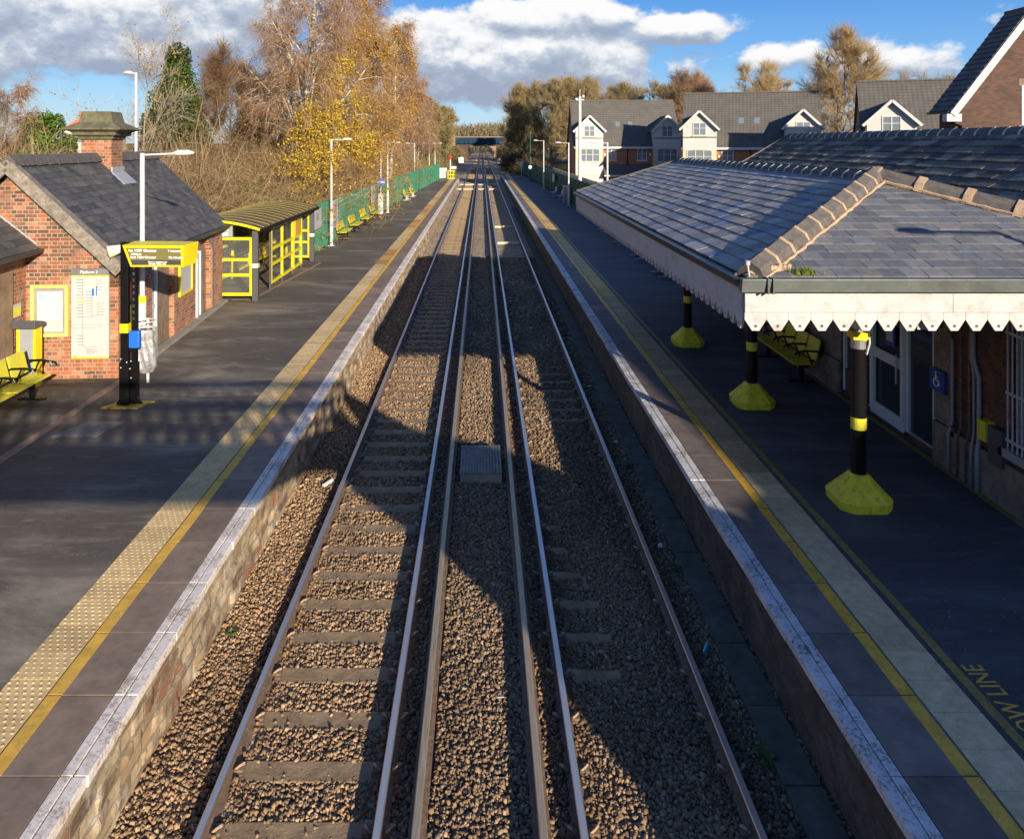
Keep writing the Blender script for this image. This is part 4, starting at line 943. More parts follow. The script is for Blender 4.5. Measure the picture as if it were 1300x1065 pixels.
# slanted screen housing; front face leans forward at the top
hs_ = MB()
F = [(-.02,-.18,3.03),(1.12,-.18,3.02),(1.06,-.02,2.60),(.06,-.02,2.60)]
Bk = [(.05,.22,3.06),(1.22,.30,3.04),(1.16,.36,2.62),(.1,.26,2.62)]
hs_.add(F+Bk, [(0,1,2,3),(7,6,5,4),(0,4,5,1),(1,5,6,2),(2,6,7,3),(3,7,4,0)]); hs_.build('housing', m_yellow, t, bevel=.008)
def onF(u, v, d=.0):   # u,v in 0..1 on the front face, d in front
    p = (Vector(F[3])*(1-u)+Vector(F[2])*u)*(1-v) + (Vector(F[0])*(1-u)+Vector(F[1])*u)*v
    return p + Vector((0,-.93,-.36))*d
b = MB(); P = [onF(.05,.1,.004), onF(.95,.1,.004), onF(.95,.88,.004), onF(.05,.88,.004)]; b.slab(P, (0,-.93,-.36), .006)
ms = NT('departure_display'); ms.b.inputs['Emission Color'].default_value = (.30,.24,.09,1); ms.b.inputs['Emission Strength'].default_value = .35
m_disp = ms.fin((.12,.10,.035), .25)
b.build('display', m_disp, t)
b = MB(); P = [onF(.055,.11,.008), onF(.945,.11,.008), onF(.945,.33,.008), onF(.055,.33,.008)]; b.slab(P, (0,-.93,-.36), .003); b.build('message_bar', m_greydark, t)
ux = (onF(1,.5)-onF(0,.5)).normalized(); uy = (onF(.5,1)-onF(.5,0)).normalized()
m_lt = NT('lit_characters'); m_lt.b.inputs['Emission Color'].default_value = (1,1,.9,1); m_lt.b.inputs['Emission Strength'].default_value = .6; m_lt = m_lt.fin((.8,.8,.75), .5)
for (u, v, s_, tx, nm) in ((.07,.72,.075,'1st 1209 Chester','destination'),(.10,.58,.055,'calling at','calling_points'),(.07,.42,.065,'2nd 1224 Chester','destination'),(.74,.72,.06,'7 minutes','due_time'),(.74,.42,.06,'22 minutes','due_time'),(.36,.22,.042,'This is a platform for','message'),(.36,.13,.042,'Chester trains only','message')):
    text(tx, s_, frame(ux, uy, loc=onF(u, v, .012)), m_lt, t, nm+'_text')
# ================================================================= BIN
t = thing('litter_bin', 'clear plastic litter bag hanging from a hoop beside the black screen post', 'bin', (-6.86,15.55,PZ), world=False)
b = MB(); b.tube([(0,.17,0),(0,.17,1.3)], .03, 8); b.tube([(.21*math.cos(a), .21*math.sin(a), 1.12) for a in np.linspace(0, 6.283, 20)], .018, 6); b.tube([(.21*math.cos(a), .21*math.sin(a), 1.3) for a in np.linspace(0, 6.283, 20)], .012, 6)
for a in (0,1.57,3.14,4.71): b.bar((.2*math.cos(a),.2*math.sin(a),1.13),(.19*math.cos(a),.19*math.sin(a),1.3),.012)
b.build('hoop_stand', m_galv, t)
b = MB(); vs = []; n = 26; lv = [(1.16,.225),(1.1,.235),(.95,.215),(.75,.225),(.55,.23),(.38,.2),(.27,.13),(.24,.03)]
random.seed(9)
for z, r in lv:
    for k in range(n): a = 2*math.pi*k/n; rr = r*(1+.10*math.sin(a*7+z*5)+random.uniform(-.05,.05)); vs.append((rr*math.cos(a)+.04*(1.1-z), rr*math.sin(a), z+random.uniform(-.01,.01)))
b.add(vs, [(i*n+k, i*n+(k+1)%n, (i+1)*n+(k+1)%n, (i+1)*n+k) for i in range(len(lv)-1) for k in range(n)])
mbag = NT('silvery_plastic_bag'); b.build('plastic_bag', mbag.fin(mbag.ramp(mbag.noise(9,6,.7), [(.3,(.22,.22,.23)),(.7,(.6,.6,.6))]), .25, .35, mbag.bump(mbag.noise(16,4,.6), .8, .02)), t)
b = MB(); b.tube([(0,0,1.10),(0,0,1.12)], .2, 20); b.build('dark_mouth', m_black, t)

# ================================================================= SHELTER
T = thing('waiting_shelter', 'yellow framed glazed waiting shelter with a curved roof next to the brick building', 'shelter', (-8.0,27.8,PZ))
x0, x1, y0, y1, z0 = -9.05, -7.12, 23.85, 31.8, PZ
for y in (y0, y1):
    b = MB(); b.box(x1-.02, x1+.16, y-.08, y+.08, z0, 3.1); po = b.build('post', m_greydark, T, bevel=.008)
    b = MB(); b.box(x1-.03, x1+.17, y-.09, y+.09, 1.95, 2.08); b.build('pale_band', m_cream_p, po)
for (x, y) in ((x1,25.8),(x1,27.3),(x1,28.85),(x1,30.2),(x0,y0),(x0,y1),(x0,27.8)):
    b = MB(); b.box(x-.035, x+.035, y-.035, y+.035, z0, 3.2); b.build('slim_post', m_greydark if x == x1 else m_yellow, T)
def gframe(nm, axis, fixed_, a, b_, zs, uprights=()):
    f = MB(); t_ = .04
    for z in zs:
        if axis == 'y': f.box(a, b_, fixed_-t_, fixed_+t_, z-.045, z+.045)
        else: f.box(fixed_-t_, fixed_+t_, a, b_, z-.045, z+.045)
    for u in (a, b_)+tuple(uprights):
        if axis == 'y': f.box(u-.04, u+.04, fixed_-t_-.003, fixed_+t_+.003, zs[0]-.045, zs[-1]+.045)
        else: f.box(fixed_-t_-.003, fixed_+t_+.003, u-.04, u+.04, zs[0]-.045, zs[-1]+.045)
    fr = f.build(nm, m_yellow, T)
    g_ = MB()
    if axis == 'y': g_.box(a, b_, fixed_-.006, fixed_+.006, zs[0], zs[-1])
    else: g_.box(fixed_-.006, fixed_+.006, a, b_, zs[0], zs[-1])
    g_.build('glass', m_clear, fr)
gframe('end_screen', 'y', y0, x0+.05, x1-.06, (1.12,1.72,2.2,2.85), (-8.25,))
gframe('end_screen', 'y', y1, x0+.05, x1-.06, (1.12,1.72,2.2,2.85), (-8.1,))
gframe('front_screen', 'x', x1, 25.85, 28.8, (1.12,1.72,2.25,2.95), (27.3,))
gframe('front_screen', 'x', x1, 28.95, 30.15, (1.12,1.72,2.25,2.95))
gframe('back_screen', 'x', x0, y0+.1, y1-.1, (1.12,1.72,2.2,2.9), (25.8,27.8,29.8))
b = MB(); b.box(x1-.01, x1+.05, 29.1, 30.0, 2.3, 2.9); b.build('orange_poster', mat('orange_poster', (.55,.30,.04), .5), T)
prof_r = [(-9.25+2.4*k/12, 3.18+.16*(1-k/12)+.17*math.sin(math.pi*k/12)**.9) for k in range(13)]
b = MB()
pr = prof_r + [(x, z-.035) for x, z in reversed(prof_r)]
for i in range(12):
    (xa,za),(xb,zb_) = prof_r[i], prof_r[i+1]
    b.hexa([(xa,y0-.2,za-.03),(xb,y0-.2,zb_-.03),(xb,y1+.25,zb_-.03),(xa,y1+.25,za-.03),(xa,y0-.2,za),(xb,y0-.2,zb_),(xb,y1+.25,zb_),(xa,y1+.25,za)])
b.build('curved_roof', mat('tinted_roof_sheet', (.10,.075,.035), .4, var=.35, vs=3), T, smooth=False)
b = MB(); y = y0+.25
while y < y1+.2:
    b.tube([(x, y, z+.012) for x, z in prof_r], .009, 5); y += .62
b.build('roof_seams', mat('dull_yellow_ribs', (.30,.24,.08), .5), T)
b = MB(); 
b.tube([(x, y0-.22, z-.03) for x, z in prof_r], .045, 6); b.build('roof_end_trim', m_yellow, T)
b = MB(); b.tube([(x, y1+.26, z-.03) for x, z in prof_r], .04, 6); b.build('roof_end_trim', m_black, T)
b = MB(); b.box(-6.9,-6.80, y0-.2, y1+.25, 3.06, 3.18); b.build('roof_gutter', m_black, T)
T2 = thing('toilets_sign', 'small grey and white sign hung over the near end of the yellow shelter', 'sign', (-8.1,23.75,2.95))
b = MB(); b.box(-8.28,-7.72,23.70,23.74,2.92,3.26); b.build('grey_board', m_grey, T2)
b = MB(); b.box(-8.2,-7.85,23.69,23.70,2.95,3.06); b.build('white_plate', m_whitef, T2)
text('Toilets', .15, frame((1,0,0),(0,0,1),loc=(-8.25,23.69,3.10)), m_text_w, T2)
# ================================================================= BENCHES
def bench(n, seat_m, frame_m, L=.56, arms=True, name='platform_bench', solid=False):
    """faces +X, runs along Y, origin under the middle"""
    c = thing(name, '', 'bench', (0,0,0), world=False); tot = n*L
    f = MB(); f.box(-.06, .06, -tot/2, tot/2, .34, .40)
    for y in (-tot/2+.25, tot/2-.25):
        f.box(-.04,.04,y-.035,y+.035,.03,.34); f.box(-.26,.26,y-.045,y+.045,.0,.03); f.bar((-.2,y,.38),(-.33,y,.84),.04,.03)
    f.box(-.33,-.29,-tot/2,tot/2,.60,.65); f.build('frame', frame_m, c)
    if solid:
        s = MB(); s.prism([(-.22,.415),(.24,.43),(.26,.41),(.24,.405),(-.22,.39)], 'y', -tot/2, tot/2); s.build('seat', seat_m, c)
        s = MB(); s.prism([(-.235,.5),(-.34,.92),(-.31,.93),(-.205,.51)], 'y', -tot/2, tot/2); s.build('backrest', seat_m, c)
    else:
        for i in range(n):
            y = -tot/2+i*L; g = .035
            s = MB(); s.prism([(-.2,.425),(.0,.405),(.2,.43),(.26,.415),(.25,.395),(0,.385),(-.2,.40)], 'y', y+g, y+L-g); s.build('seat', seat_m, c, bevel=.008)
            s = MB(); s.prism([(-.215,.47),(-.32,.88),(-.29,.90),(-.185,.48)], 'y', y+g, y+L-g); s.build('backrest', seat_m, c, bevel=.008)
    if arms:
        for i in range(n+1):
            y = -tot/2+i*L; s = MB(); s.tube([(-.29,y,.62),(-.2,y,.68),(.05,y,.69),(.2,y,.66),(.24,y,.6)], .022, 6); s.tube([(-.1,y,.42),(-.06,y,.55),(.0,y,.68)], .018, 6); s.build('armrest', frame_m, c)
    return c
p = bench(4, m_yellow_seat, m_black, .58); p.location = (-8.62,13.75,PZ); p['label'] = 'yellow seated bench with black armrests by the doorway at the left edge'
q = copy_tree(p); q.location = (6.62,16.7,PZ); q.rotation_euler = (0,0,math.pi); q['label'] = 'yellow seated bench with black armrests in shade under the canopy by the dark wall'; 
p = bench(1, m_yellow, m_black, 2.0, False, solid=True)
for i, (x, y, lb) in enumerate(((-7.05,39.5,'first yellow bench beyond the lamp post along the green fence, nearest the camera'), (-7.0,42.9,'second yellow bench along the green fence'), (-6.93,46.4,'third yellow bench along the green fence'), (-6.88,50.0,'fourth yellow bench along the green fence, just before the sign post'))):
    o = p if i == 0 else copy_tree(p); o.location = (x, y, PZ); o['label'] = lb; o['group'] = 'yellow benches along the left fence'
p = bench(2, m_yellow_seat, m_whitef, .9, False, name='platform_bench')
for i, (x, y, lb) in enumerate(((-6.45,66.5,'nearer white legged yellow bench at the far green fence'), (-6.3,70.5,'farther white legged yellow bench at the far green fence'))):
    o = p if i == 0 else copy_tree(p); o.location = (x, y, PZ); o['label'] = lb; o['group'] = 'white legged benches on the left platform'
p = bench(2, m_grey, m_whitef, .8, False)
for i, (x, y, lb) in enumerate(((6.75,28.6,'pale bench just beyond the third column seen below the valance'), (6.8,33,'second pale bench beyond the canopy columns'), (6.85,37.5,'third pale bench along the right platform, below the far valance'), (6.9,43,'fourth pale bench near the far end of the canopy valance'), (6.75,66,'white framed bench beside the litter cabinet, nearer of the distant pair'), (6.65,70.5,'white framed bench, farther of the distant pair on the right platform'))):
    o = p if i == 0 else copy_tree(p); o.location = (x, y, PZ); o.rotation_euler = (0,0,math.pi); o['label'] = lb; o['group'] = 'pale benches on the right platform'
t = thing('equipment_cabinet', 'pale grey cabinet at the foot of the lamp post on the right platform', 'cabinet', (6.9,62,PZ), world=False)
b = MB(); b.box(-.25,.25,-.3,.3,0,1.4); b.build('cabinet_body', m_grey, t, bevel=.01); b = MB(); b.box(-.28,.28,-.33,.33,1.4,1.45); b.build('cabinet_lid', m_galv, t)
# ================================================================= LAMPS
def lamp(h, arms, al, head=.42, band=True, r=.055):
    c = thing('street_lamp', '', 'lamp post', world=False)
    b = MB(); b.tube([(0,0,0),(0,0,1.5),(0,0,1.52),(0,0,h)], [r*1.5,r*1.5,r,r*.9], 12); b.build('post', m_galv, c)
    b = MB(); b.box(-.15,.15,-.15,.15,0,.02); b.build('base_plate', m_galv, c)
    for s in arms:
        b = MB(); b.tube([(0,0,h-.04),(s*(al-head),0,h-.01)], .022, 6); b.build('arm', m_galv, c)
        b = MB(); b.tube([(s*(al-head-.04),0,h-.01),(s*(al-head+.06),0,h+.005),(s*(al-.12),0,h+.01),(s*al,0,h+.005)], [.03,.065,.06,.02], 8); b.build('lamp_head', m_whitef, c)
    if band: b = MB(); b.tube([(0,0,1.48),(0,0,1.62)], r*1.55, 12); b.build('yellow_band', m_yellow, c)
    return c
for x, y, h, arms, al, lb in ((-7.32,16.5,4.70,(1,),1.12,'white lamp post rising behind the departure screen against the slate roof'),
    (-7.2,36.7,5.1,(1,),1.0,'tall white lamp post with yellow band at the start of the green fence'),
    (-6.62,54,4.95,(1,-1),.95,'white twin armed lamp post behind the yellow benches, beside the blue disc sign'),
    (-6.9,79,4.9,(-1,),1.0,'white lamp post at the far pair of white legged benches'),
    (-6.3,104,4.9,(1,-1),1.0,'distant twin armed lamp post near the end of the left platform'),
    (-7.9,116,4.9,(1,-1),1.0,'thin lamp post behind the end of the left green fence'),
    (6.93,42,4.95,(-1,),.95,'lamp post rising behind the canopy roof in front of the first white house'),
    (6.82,59.6,4.95,(-1,),1.05,'white lamp post with arm toward the track beside the pale cabinet'),
    (6.7,82,5.2,(-1,),1.1,'white lamp post farther along the right platform'),
    (8.46,6.1,4.95,(-1,),1.25,'lamp post right beside the station building whose shadow falls on the canopy hip')):
    o = lamp(h, arms, al); o.location = (x, y, PZ); o['label'] = lb; o['group'] = 'platform lamp posts'
o = lamp(7.4, (-1,), .45, .3, False, .055); o.location = (-12.2,27,PZ); o['label'] = 'tall weathered mast with a small head behind the brick building roof'; o['category'] = 'mast'
o = thing('camera_mast', 'tall white camera mast standing in front of the first white house', 'mast', (8.0,62,.5), world=False)
b = MB(); b.tube([(0,0,0),(0,0,4),(0,0,4.02),(0,0,9.1)], [.17,.17,.13,.12], 12); b.build('mast', m_whitef, o)
b = MB(); b.box(-.35,.35,-.05,.05,8.8,8.88); b.tube([(-.3,0,8.95),(-.3,-.3,8.9)], .09, 8); b.tube([(.28,0,9.0),(.28,.1,9.2)], .1, 8); b.tube([(0,0,9.1),(0,0,9.7)], .03, 6); b.build('camera_head', m_whitef, o)
o = thing('platform_sign_post', 'white post carrying a blue disc sign next to the yellow benches', 'sign post', (-7.0,53.2,PZ), world=False)
b = MB(); b.tube([(0,0,0),(0,0,4.3)], .05, 8); b.box(-.17,.17,-.12,.12,0,1.4); b.build('post', m_galv, o)
b = MB(); b.tube([(0,-.07,2.2),(0,-.05,2.2)], .3, 16); b.build('blue_disc', m_blue, o); b = MB(); b.box(-.3,.3,-.09,-.07,2.15,2.25); b.build('white_bar', m_whitef, o)
o = thing('green_pole', 'dark green pole with a small white plate at the far right fence', 'pole', (6.15,96,PZ), world=False)
b = MB(); b.tube([(0,0,0),(0,0,6.4)], .06, 8); b.build('pole', m_green_dark, o); b = MB(); b.box(-.2,.2,-.09,-.06,1.7,2.1); b.build('plate', m_whitef, o)
o = thing('marker_post', 'short white headed marker post at the far end of the right platform', 'post', (6.1,116,PZ), world=False)
b = MB(); b.tube([(0,0,0),(0,0,1.4)], .06, 8); b.build('post', m_galv, o); b = MB(); b.box(-.25,.25,-.1,.1,1.4,2.1); b.build('white_head', m_whitef, o)
o = thing('signal', 'white post signal with red top beside yellow railings at the left platform end', 'signal', (-4.3,106,PZ), world=False)
b = MB(); b.tube([(0,0,0),(0,0,2.7)], .09, 8); b.build('post', m_whitef, o); b = MB(); b.tube([(0,0,2.65),(0,0,3.15)], .2, 10); b.build('red_lamp_housing', m_red, o)
b = MB(); b.box(.12,.85,-.05,0,1.35,1.7); b.build('blue_white_plate', mat('pale_blue_plate',(.4,.55,.75)), o)
o = thing('end_railing', 'bright yellow railings across the end of the left platform', 'railing', (-4.2,104.6,PZ), world=False)
b = MB()
for x in (-.35,0,.35,.5): b.box(x-.05,x+.05,-.05,.05,0,1.2)
for z in (.1,.6,1.15): b.box(-.4,.55,-.06,.06,z-.04,z+.04)
for y in (0,1.0): b.box(.45,.55,y-.05,y+.05,0,1.0)
b.build('rails_and_posts', m_yellow, o)
o = thing('warning_gate', 'white panel gate with yellow warning notices at the left platform end', 'gate', (-5.3,105.3,PZ), world=False)
b = MB(); b.box(-.5,.55,-.04,.04,.1,1.5); b.build('gate_panel', m_galv, o)
b = MB(); b.box(-.05,.12,-.06,-.04,.3,.8); b.build('yellow_notice', m_yellow, o); b = MB(); b.box(-.42,-.15,-.06,-.04,.7,1.3); b.box(.2,.45,-.06,-.04,.6,1.3); b.build('white_notice', m_whitef, o)
for (x, y, w_, h_, lb, m) in ((-6.2,235,1.6,1.7,'white trackside cabinet left of the line near the bridge',m_whitef),(5.2,225,1.1,1.5,'white trackside cabinet right of the line near the bridge',m_whitef),(6.8,225,1.9,1.4,'blue grey equipment case right of the line near the bridge',m_grey)):
    o = thing('relay_cabinet', lb, 'cabinet', (x, y, -.3), group='trackside cabinets', world=False)
    b = MB(); b.box(-w_/2,w_/2,-.4,.4,0,h_); b.build('body', m, o); b = MB(); b.prism([(-w_/2-.1,h_),(w_/2+.1,h_),(0,h_+.25)], 'y', -.45, .45); b.build('lid', m, o)
# ================================================================= FENCES
def palisade(pts, m, zf, H, pitch, wd, name, label, postm, step=2.75, top='cut', group=None, cat='fence'):
    t = thing(name, label, cat, (pts[0][0], pts[0][1], zf)); mb = MB(); rl = MB()
    if group: t['group'] = group
    pp = MB()
    for (a, b) in zip(pts[:-1], pts[1:]):
        a = Vector((*a, 0)); b = Vector((*b, 0)); d = b-a; L = d.length; d.normalize(); n = Vector((d.y, -d.x, 0)); x = 0
        while x < L:
            c = a+d*x; z1 = zf+H
            p0 = c-d*wd/2; p1 = c+d*wd/2
            for (s0, s1) in (((p0, 0), (c, .018)), ((c, .018), (p1, 0))):
                q0 = s0[0]+n*s0[1]; q1 = s1[0]+n*s1[1]
                h0 = z1-(0 if s0[1] else .08); h1 = z1-(0 if s1[1] else .08)
                mb.add([(q0.x,q0.y,zf+.05),(q1.x,q1.y,zf+.05),(q1.x,q1.y,h1),(q0.x,q0.y,h0)], [(0,1,2,3)])
            x += pitch
        for z in (zf+.35, zf+H-.3): rl.bar((a.x-n.x*.03,a.y-n.y*.03,z),(b.x-n.x*.03,b.y-n.y*.03,z),.04,.05)
        x = 0
        while x < L:
            c = a+d*x; q = MB(); q.box(c.x-.04, c.x+.04, c.y-.04, c.y+.04, zf-.3, zf+H-.02); q.build('fence_post', postm, t); x += step
    mb.build('pales', m, t, recalc=False); rl.build('rails', postm, t)
    return t
palisade([(-7.62,31.9),(-7.45,33.5),(-7.1,57),(-5.75,105)], m_green_pal, PZ, 2.2, .105, .104, 'palisade_fence', 'tall green palisade fence along the back of the left platform', m_green_pal, 3)
palisade([(7.7,27.6),(7.35,60),(7.1,90),(6.6,120)], m_green_dark, PZ, 2.15, .108, .106, 'palisade_fence', 'dark green shaded fence along the back of the right platform', m_green_dark, 3)
palisade([(8.9,40),(8.7,60),(8.5,106)], m_fence_wood, .5, 2.45, .16, .14, 'timber_fence', 'grey timber fence just behind the dark green fence on the right', m_fence_wood, 3)
palisade([(9.1,74),(15.5,73)], m_whitep, .5, 1.7, .2, .12, 'picket_fence', 'pale picket fence in front of the first white house', m_whitep, 3)
def fence_poster(x, y, nm, lb, w_, h_, z, m, extra=None):
    t = thing(nm, lb, 'poster', (x, y, z), math.atan2(.35, 23.5), world=False); t['group'] = 'boards on the left green fence'
    b = MB(); b.box(0,.03,-w_/2,w_/2,0,h_); b.build('board', m, t)
    if extra:
        for (a, c, d, e, mm_) in extra: b = MB(); b.box(.03,.036,a,c,d,e); b.build('print', mm_, t)
    return t
m_pink = mat('pink_red_print', (.6,.12,.12)); m_gp = mat('grey_print_b', (.3,.3,.33)); m_lil = mat('pale_lilac', (.55,.55,.65))
fence_poster(-7.38,34.4,'fence_notice','white notice board on the green fence next to the shelter',1.7,.85,2.0,m_paper,[(-.5,.2,.35,.7,m_gp),(-.7,.7,.08,.12,m_gp)])
fence_poster(-7.33,38.2,'fence_poster','white poster with a pink picture on the green fence behind the first yellow bench',1.5,1.35,1.65,m_lil,[(-.3,.35,.75,1.15,m_pink),(-.5,.5,.2,.35,m_gp)])
fence_poster(-7.13,50.4,'fence_poster','white poster on the green fence behind the fourth yellow bench',2.2,1.2,1.85,m_paper,[(-.4,.5,.6,.95,m_gp)])
t = thing('fence_notice', 'small white notice on the dark green right hand fence', 'notice', (7.0,74,2.1), world=False); b = MB(); b.box(-.05,.0,-1,1,0,.7); b.build('board', m_whitef, t)
# ================================================================= HOUSES
def house(name, label, loc, rz, W, Dp=9.5, ez=4.9, rh=5.5, bays=((.15,3.1,1),(9.0,3.05,1)), wall=m_brick_house, wins=True, group='new houses beyond the station'):
    """front faces -y in its own frame, z=0 at its ground; bays: (x start, width)"""
    H = thing(name, label, 'house', loc, rz, group, world=False)
    b = MB(); b.box(0,W,0,Dp,0,ez); b.prism([(0,ez),(Dp,ez),(Dp/2,ez+rh-.15)], 'x', 0.02, .3); b.prism([(0,ez),(Dp,ez),(Dp/2,ez+rh-.15)], 'x', W-.3, W-.02); b.build('brick_wall', wall, H)
    b = MB(); k = (rh)/(Dp/2)
    for s in (0, 1):
        ya = -.35 if s == 0 else Dp+.35; za = ez-.35*k*.35+.02
        q = [(-.15,ya,za),(W+.15,ya,za),(W+.15,Dp/2,ez+rh),(-.15,Dp/2,ez+rh)]
        b.slab(q, (0,-.7 if s == 0 else .7,.7), .12)
    rf = b.build('roof', m_tiles, H)
    b = MB(); b.bar((-.15,Dp/2,ez+rh+.03),(W+.15,Dp/2,ez+rh+.03),.25,.14); b.build('ridge', m_tiles, rf)
    b = MB(); b.box(-.05,W+.05,-.42,-.33,ez-.2,ez+.02); b.build('white_fascia', m_whitef, H)
    def win(x, z, w_, h_, y=-.0, nm='window', cols=2, fm=m_whitef, gl=m_glass_l, par=None):
        f = MB(); t_ = .075; y -= .05
        f.box(x,x+w_,y,y+.06,z,z+t_); f.box(x,x+w_,y,y+.06,z+h_-t_,z+h_)
        for i in range(cols+1): u = x+(w_-t_)*i/cols; f.box(u,u+t_,y-.004,y+.058,z+t_,z+h_-t_)
        f.box(x+t_,x+w_-t_,y+.005,y+.05,z+h_*.55,z+h_*.55+.05)
        fr = f.build(nm, fm, par or H); g_ = MB(); g_.box(x+.03,x+w_-.03,y+.03,y+.055,z+.03,z+h_-.03); g_.build('pane', gl, fr)
        s_ = MB(); s_.box(x-.08,x+w_+.08,y-.05,y+.05,z-.1,z-.002); s_.build('sill', m_cream, fr)
    for (bx0, bw, lit_) in bays:
        az = ez+1.9; ap = az+1.55; y0 = -.55; mid = bx0+bw/2
        B_ = MB(); B_.box(bx0, bx0+bw, y0, 1.0, 0, 1.55); B_.box(bx0,bx0+bw,y0,.9,1.75,3.15); B_.box(bx0,bx0+bw,y0,1.2,ez-.28,az)
        B_.prism([(bx0,az),(bx0+bw,az),(mid,ap)], 'y', y0+.004, 4.0); B_.box(bx0,bx0+bw,1.2,2.4,ez,az); bay = B_.build('white_bay', m_render, H)
        B_ = MB(); B_.box(bx0-.02,bx0+bw+.02,y0-.02,.8,1.55,1.75); B_.box(bx0,bx0+bw,y0+.02,.8,3.15,ez-.28); B_.prism([(mid-1.0,ez-.3),(mid-.6,ez-.16),(mid+.6,ez-.16),(mid+1,ez-.3)], 'y', y0-.03, y0); B_.build('stone_band', m_cream, bay)
        win(bx0+.38, 3.22, bw-.76, 1.45, y0+.02, 'window', 3, par=None)
        win(mid-.62, az-.75, 1.24, 1.25, y0, 'dormer_window', 2, par=None)
        B_ = MB(); B_.box(bx0-.02,bx0+bw+.02,y0-.06,y0-.0,az-.95,az-.87); B_.build('bay_ledge', m_greydark, bay)
        B_ = MB(); L_ = 4.6
        for s in (-1, 1):
            xe = mid+s*(bw/2+.28); ze = az-.16
            B_.slab([(xe,y0-.35,ze),(mid,y0-.35,ap+.12),(mid,L_,ap+.12),(xe,L_,ze)], (s*.6,0,.75), .1)
        dr_ = B_.build('dormer_roof', m_tiles, rf)
        B_ = MB()
        for s in (-1, 1): xe = mid+s*(bw/2+.3); B_.bar((mid,y0-.38,ap+.05),(xe,y0-.38,az-.22),.06,.20)
        B_.build('white_bargeboard', m_whitef, dr_)
    if wins:
        a = bays[0][0]+bays[0][1]; c = bays[-1][0] if len(bays) > 1 else W; m_ = (a+c)/2
        win(a+.45, 3.35, 1.1, 1.35); win(c-1.75, 3.35, 1.1, 1.35)
        b = MB(); b.slab([(a,-1.5,1.75),(c,-1.5,1.75),(c,0,2.95),(a,0,2.95)], (0,-.6,.8), .1); b.build('porch_roof', m_tiles, H)
        b = MB(); b.box(a,c,-1.55,-1.48,1.6,1.76); b.build('porch_fascia', m_whitef, H)
        win(a+.5,.7,1.1,.85); win(c-1.7,.7,1.1,.85)
        b = MB(); b.tube([(m_,-.1,0),(m_,-.1,ez-.1)], .05, 6); b.box(m_-.12,m_+.12,-.2,-.02,ez-.3,ez-.1); b.build('downpipe', m_black, H)
        for x in (m_-1.2, m_+.25):
            ya = 1.75; zz = ez+ya*k-.02; f = MB(); f.slab([(x,ya,zz+.14),(x+.75,ya,zz+.14),(x+.75,ya+.75,zz+.14+.75*k),(x,ya+.75,zz+.14+.75*k)], (0,-.7,.7), .12); fr = f.build('roof_window', m_cream, H)
            f = MB(); f.slab([(x+.12,ya+.12,zz+.2+.1*k),(x+.63,ya+.12,zz+.2+.1*k),(x+.63,ya+.63,zz+.2+.63*k),(x+.12,ya+.63,zz+.2+.63*k)], (0,-.7,.7), .05); f.build('pane', m_glass_l, fr)
        for x in (a+.15, c-.4): f = MB(); f.box(x,x+.22,-.06,0,3.9,4.15); f.build('vent_box', m_cream_p, H)
    return H
house('white_bay_house', 'semi detached house with two white bays and dormers nearest the tracks', (10.6,87,.5), R(-2), 12.0, bays=((.1,3.1,1),(8.85,3.05,1)), wall=m_brick_house)
house('white_bay_house', 'middle house with two white dormer bays and two roof windows', (19.6,74.5,.5), R(-19), 12.5, bays=((.1,3.1,1),(9.3,3.1,1)))
house('white_bay_house', 'right hand grey roofed house with one white dormer showing above the slates', (28.3,56.5,.8), R(-22), 13.5, ez=4.6, rh=5.3, bays=((.15,3.2,1),), wins=False)
# tall brown brick gable house
GH = thing('gable_house', 'tall brown brick gable house with white bargeboards at the right edge', 'house', (24.25,34,.5), R(0), 'new houses beyond the station', world=False)
b = MB(); hw = 3.15; b.prism([(-hw,0),(hw+1,0),(hw+1,6.6),(0,11.1),(-hw,6.6)], 'y', 0, 1.2); b.box(-1, 12, 1.2, 12, 0, 5.5); b.build('brick_wall', m_brick_brown, GH)
b = MB(); L = 2.3
rng2 = random.Random(5)
sl = math.hypot(3.75, 4.75)
slate_face([(-3.55,1.3,6.75),(-3.55,-.35,6.75),(-.02,-.35,11.35),(-.02,1.3,11.35)], .3, .33, [(.05,.05,.055),(.06,.06,.062),(.07,.068,.065)], rng2, .03, 'left_roof', m_slate, GH)
b.slab([(4.5,-.35,5.5),(4.5,1.3,5.5),(0.02,1.3,11.33),(0.02,-.35,11.33)], (.77,0,.64), .1); b.slab([(-3.55,1.3,6.72),(-3.55,-.35,6.72),(-.02,-.35,11.3),(-.02,1.3,11.3)], (-.77,0,.64), .1); b.build('roof', m_tiles, GH)
b = MB(); b.bar((0,-.4,11.32),(0,1.3,11.32),.2,.14); b.build('ridge', m_ridge, GH)
b = MB(); b.bar((0.0,-.39,11.08),(-3.5,-.39,6.58),.05,.30); b.bar((0,-.39,11.08),(4.4,-.39,5.4),.05,.30); b.box(-3.75,-3.1,-.37,-.03,6.28,6.62); b.build('white_bargeboard', m_whitep, GH)
b = MB(); b.box(-3.67,-3.55,-.3,1.3,6.64,6.74); b.build('gutter', m_black, GH)
b = MB(); b.tube([(-3.7,-.1,6.6),(-3.6,-.08,6.3),(-2.95,-.08,6.1),(-2.95,-.08,0)], .05, 8); b.build('downpipe', m_black, GH)
b = MB(); b.box(-.36,.6,-.03,.05,7.88,8.2); b.box(-.38,.6,-.06,.05,5.98,6.12); b.build('stone_lintel_and_sill', m_sandstone, GH)
f = MB(); x, w_, z, h_ = -.22, .66, 6.13, 1.75
